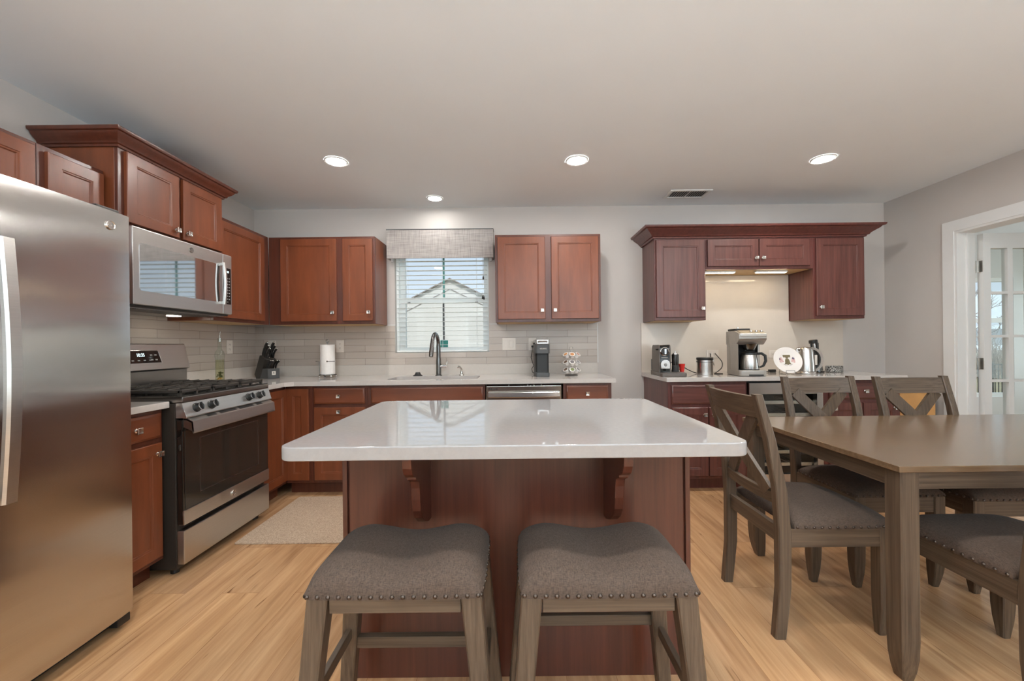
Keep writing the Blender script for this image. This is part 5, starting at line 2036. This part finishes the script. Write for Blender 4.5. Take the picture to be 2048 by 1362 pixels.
def nail_rows(cu, plan, zz, counts):
    """counts: nails on front(-v), right(+u), back(+v), left(-u)"""
    fr_, rt_, bk_, lf_ = counts
    for n, fn in ((fr_, lambda t: (t, -1)), (rt_, lambda t: (1, t)), (bk_, lambda t: (t, 1)), (lf_, lambda t: (-1, t))):
        for k in range(n):
            t_ = -.97 + 1.94 * k / (n - 1)
            u, v = fn(t_)
            x, y = plan(u, v)
            nr = (0, v, 0) if abs(v) == 1 and abs(t_) < 1 and (u, v) == (t_, v) else (u, 0, 0)
            nail(cu, (x * .998, y, zz), nr)


def square_leg(parent, name, rings_, mat_):
    """rings_: (cx, cy, z, hx, hy)"""
    m_ = MB()
    b_ = .004
    R = []
    for (cx, cy, z, hx, hy) in rings_:
        R.append([(cx - hx + b_, cy - hy, z), (cx + hx - b_, cy - hy, z), (cx + hx, cy - hy + b_, z), (cx + hx, cy + hy - b_, z),
                  (cx + hx - b_, cy + hy, z), (cx - hx + b_, cy + hy, z), (cx - hx, cy + hy - b_, z), (cx - hx, cy - hy + b_, z)])
    m_.rings(R)
    return m_.build(name, mat_, parent, smooth=.5)


def make_stool(label, loc, rz):
    root = thing("counter_stool", label, "stool", loc, rz, "counter stools at the island")

    def top(u, v):
        s = min(1.0, abs(u) / .72)
        return .036 + .030 * (s * s * (3 - 2 * s))
    mb, plan = cushion(.228, -.162, .162, .556, .016, top, .06)
    cu = mb.build("cushion", "seat", root, smooth=1.2)
    nail_rows(cu, plan, .5635, (17, 12, 17, 12))
    for sx in (-1, 1):
        for sy in (-1, 1):
            square_leg(root, "leg", [(sx * .247, sy * .158, 0, .020, .020), (sx * .219, sy * .138, .30, .0235, .0235), (sx * .195, sy * .120, .5555, .027, .027)], "greywood_z")
    for sy in (-1, 1):
        MB().box(-.168, .168, sy * .128 - .010, sy * .128 + .010, .508, .5555, .002).build("apron", "greywood_x", root)
    for sx in (-1, 1):
        MB().box(sx * .202 - .010, sx * .202 + .010, -.094, .094, .508, .5555, .002).build("apron", "greywood_y", root)
    MB().box(-.203, .203, -.154, -.130, .222, .258, .003).build("footrest", "greywood_x", root)
    MB().box(-.200, .200, .131, .149, .288, .322, .003).build("stretcher", "greywood_x", root)
    for sx in (-1, 1):
        MB().box(sx * .221 - .009, sx * .221 + .009, -.120, .120, .262, .296, .003).build("stretcher", "greywood_y", root)
    return root


make_stool("grey tweed counter stool at the left of the island front", (-.308, 1.182, 0), PI)
make_stool("grey tweed counter stool at the right of the island front", (.236, 1.178, 0), 0)


# ------------------------------------------------------------------ dining set
def back_y(z):
    K = [(0, -.232), (.2, -.212), (.43, -.211), (.60, -.224), (.80, -.262), (.98, -.310)]
    for (a, ya), (b, yb) in zip(K, K[1:]):
        if z <= b:
            t_ = (z - a) / (b - a)
            return ya + (yb - ya) * t_
    return K[-1][1]


def make_chair(label, loc, rz):
    root = thing("dining_chair", label, "chair", loc, rz, "grey dining chairs around the table")
    mb, plan = cushion(.222, -.180, .230, .440, .016, lambda u, v: .050 - .006 * v * v, .07, 24)
    cu = mb.build("cushion", "seat", root, smooth=1.2)
    nfr = 15
    for k in range(nfr):
        x, y = plan(-.97 + 1.94 * k / (nfr - 1), 1)
        nail(cu, (x, y, .448), (0, 1, 0))
    for s in (-1, 1):
        for k in range(13):
            x, y = plan(s, -.94 + 1.88 * k / 12)
            nail(cu, (x, y, .448), (s, 0, 0))
    for sx in (-1, 1):
        R = []
        for z, hy in ((0, .022), (.06, .0235), (.2, .025), (.36, .026), (.43, .026), (.52, .0245), (.60, .023), (.70, .021), (.80, .0185), (.90, .0165), (.978, .0155)):
            R.append((sx * .199, back_y(z), z, .0185, hy))
        square_leg(root, "rear_post", R, "greywood_z")
        square_leg(root, "front_leg", [(sx * .186, .190, 0, .0145, .0145), (sx * .188, .192, .03, .0180, .0180), (sx * .190, .194, .07, .0225, .0225), (sx * .1915, .1955, .12, .0255, .0255), (sx * .1915, .1955, .17, .0265, .0265), (sx * .1915, .1955, .4395, .0265, .0265)], "greywood_z")
        MB().box(sx * .203 - .010, sx * .203 + .010, -.186, .172, .365, .4395, .002).build("apron", "greywood_y", root)
    MB().box(-.168, .168, .196, .216, .365, .4395, .002).build("apron", "greywood_x", root)
    MB().box(-.181, .181, -.222, -.200, .372, .438, .002).build("apron", "greywood_x", root)

    def bow(x):
        return -.020 * (1 - (x / .2) ** 2)

    def rail(z0, z1, th, name):
        m_ = MB()
        R = []
        for k in range(11):
            x = -.183 + .366 * k / 10
            ya, yb = back_y(z0) + bow(x), back_y(z1) + bow(x)
            R.append([(x, ya - th / 2, z0), (x, ya + th / 2, z0), (x, (ya + yb) / 2 + th / 2, (z0 + z1) / 2), (x, yb + th / 2, z1), (x, yb - th / 2, z1), (x, (ya + yb) / 2 - th / 2, (z0 + z1) / 2)])
        m_.rings(R)
        return m_.build(name, "greywood_x", root)
    rail(.880, .968, .022, "top_rail")
    rail(.530, .575, .020, "lower_rail")
    for s in (-1, 1):
        m_ = MB()
        R = []
        hw_ = .030
        for k in range(13):
            t_ = k / 12
            z = .570 + .318 * t_
            x = s * (-.148 + .296 * t_)
            dx, dz = .296 * s, .318
            L_ = math.hypot(dx, dz)
            nx_, nz_ = dz / L_ * hw_, -dx / L_ * hw_
            y0_ = back_y(z) + bow(x) + (.004 if s > 0 else -.004)
            R.append([(x - nx_, y0_ - .008, z - nz_), (x - nx_, y0_ + .008, z - nz_), (x + nx_, y0_ + .008, z + nz_), (x + nx_, y0_ - .008, z + nz_)])
        m_.rings(R)
        m_.build("cross_slat", "greywood_z", root)
    return root


tb = thing("dining_table", "brown grey wooden dining table at the right of the island", "table", (1.31, 1.395, 0))
TL, TD = 1.83, .957
MB().box(0, TL, 0, TD, .738, .760, .003).build("tabletop", "tabletop", tb)
for lx in (.016, TL - .082):
    for ly in (.012, TD - .078):
        sx, sy = (1 if lx < .5 else -1), (1 if ly < .5 else -1)
        cx, cy = lx + .033, ly + .033
        square_leg(tb, "leg", [(cx + sx * .010, cy + sy * .010, 0, .020, .020), (cx + sx * .006, cy + sy * .006, .035, .026, .026), (cx + sx * .002, cy + sy * .002, .085, .031, .031), (cx, cy, .15, .033, .033), (cx, cy, .7375, .033, .033)], "greywood_z")
for y in (.028, TD - .050):
    MB().box(.083, TL - .083, y, y + .022, .672, .7375, .002).build("apron", "greywood_x", tb)
for x in (.030, TL - .052):
    MB().box(x, x + .022, .080, TD - .080, .672, .7375, .002).build("apron", "greywood_y", tb)

make_chair("cross-back dining chair at the table's left end, beside the island corner", (1.290, 1.853, 0), -H)
make_chair("cross-back dining chair behind the table in front of the wine cooler", (1.842, 2.180, 0), PI)
make_chair("cross-back dining chair behind the table nearest the open glass door", (2.345, 2.120, 0), PI)
make_chair("dining chair on the near side of the table with only its seat in view", (1.765, 1.452, 0), 0)

# ------------------------------------------------------------------ floor things
rgm = MB()
slab_loops(rgm, round_rect(-1.70, -.42, 2.475, 3.24, .012, 3), .0005, .009, .003)
tag(rgm.build("rug", "rug"), "cream flecked kitchen mat on the floor before the sink", "rug")
bx = thing("cardboard_box", "tall open cardboard box in the corner right of the buffet", "box", (3.262, 3.50, 0), math.radians(-3))
mb = MB()
mb.plate([(-.135, -.20), (.135, -.20), (.135, .20), (-.135, .20)], [[(-.130, -.195), (.130, -.195), (.130, .195), (-.130, .195)]], .001, .76)
mb.build("walls", "cardboard", bx)
MB().box(-.13, .13, -.195, .195, .001, .006).build("bottom", "cardboard", bx)
mb = MB()
mb.prism([(-.20, .758), (-.02, .782), (-.02, .786), (-.20, .762)], -.134, .134, "x")
mb.build("flap", "cardboard", bx)
mb = MB()
mb.prism([(.20, .758), (.02, .770), (.02, .774), (.20, .762)], -.134, .134, "x")
mb.build("flap", "cardboard", bx)
bn = MB()
R = []
for ins, z in ((.012, 0), (.008, .01), (0, .70), (-.003, .705), (-.003, .72), (.006, .722), (.012, .72), (.018, .03)):
    R.append([(p[0], p[1], z) for p in round_rect(-.035 + ins, .035 - ins, -.12 + ins, .12 - ins, .018)])
bn.rings(R)
tag(bn.build("waste_bin", "black_soft", loc=(3.462, 3.52, 0)), "slim black bin standing between the cardboard box and the right wall", "bin")


# ------------------------------------------------------------------ ceiling
def recessed(x, y, r, label, lens="can"):
    root = thing("recessed_light", label, "ceiling light", (x, y, ZC), 0, "recessed ceiling lights")
    mb = MB()
    mb.lathe([(r, -.0005), (r, -.004), (r * .93, -.009), (r * .80, -.007), (r * .78, -.0005)], 36, cap=False)
    mb.build("trim_ring", "white", root)
    mb = MB()
    mb.lathe([(0, -.0055), (r * .79, -.0055), (r * .79, -.0008), (0, -.0008)], 32)
    mb.build("lens", lens, root)
    return root


recessed(-1.235, 2.895, .080, "recessed ceiling light at the left, in front of the range")
recessed(.470, 2.920, .080, "recessed ceiling light in the middle, beyond the island")
recessed(2.240, 2.940, .080, "recessed ceiling light at the right, in front of the buffet")
recessed(-.680, 3.640, .072, "recessed ceiling light close to the back wall above the window valance", "can_dim")
nl = ["left light of the row above the near end of the island", "middle light of the row above the near end of the island", "right light of the row above the dining table"]
i = 0
for yy in (1.15,):
    for xx in (-1.235, .470, 2.240):
        recessed(xx, yy, .080, "recessed ceiling " + nl[i])
        i += 1
vn = thing("ceiling_vent", "white slotted air vent in the ceiling before the buffet crown", "vent", (1.545, 3.60, ZC))
mb = MB()
mb.plate([(-.18, -.095), (.18, -.095), (.18, .095), (-.18, .095)], [[(-.155, -.07), (.155, -.07), (.155, .07), (-.155, .07)]], -.008, -.0005)
mb.build("frame", "white", vn)
MB().box(-.156, .156, -.071, .071, -.0015, -.0007).build("duct_opening", "black_soft", vn)
for k in range(15):
    x = -.145 + k * .0207
    MB().prism([(x - .005, -.0075), (x - .003, -.0075), (x + .006, -.002), (x + .004, -.002)], -.07, .07, "y").build("louver", "white", vn)
MB().box(-.003, .003, -.07, .07, -.0082, -.002).build("center_bar", "white", vn)
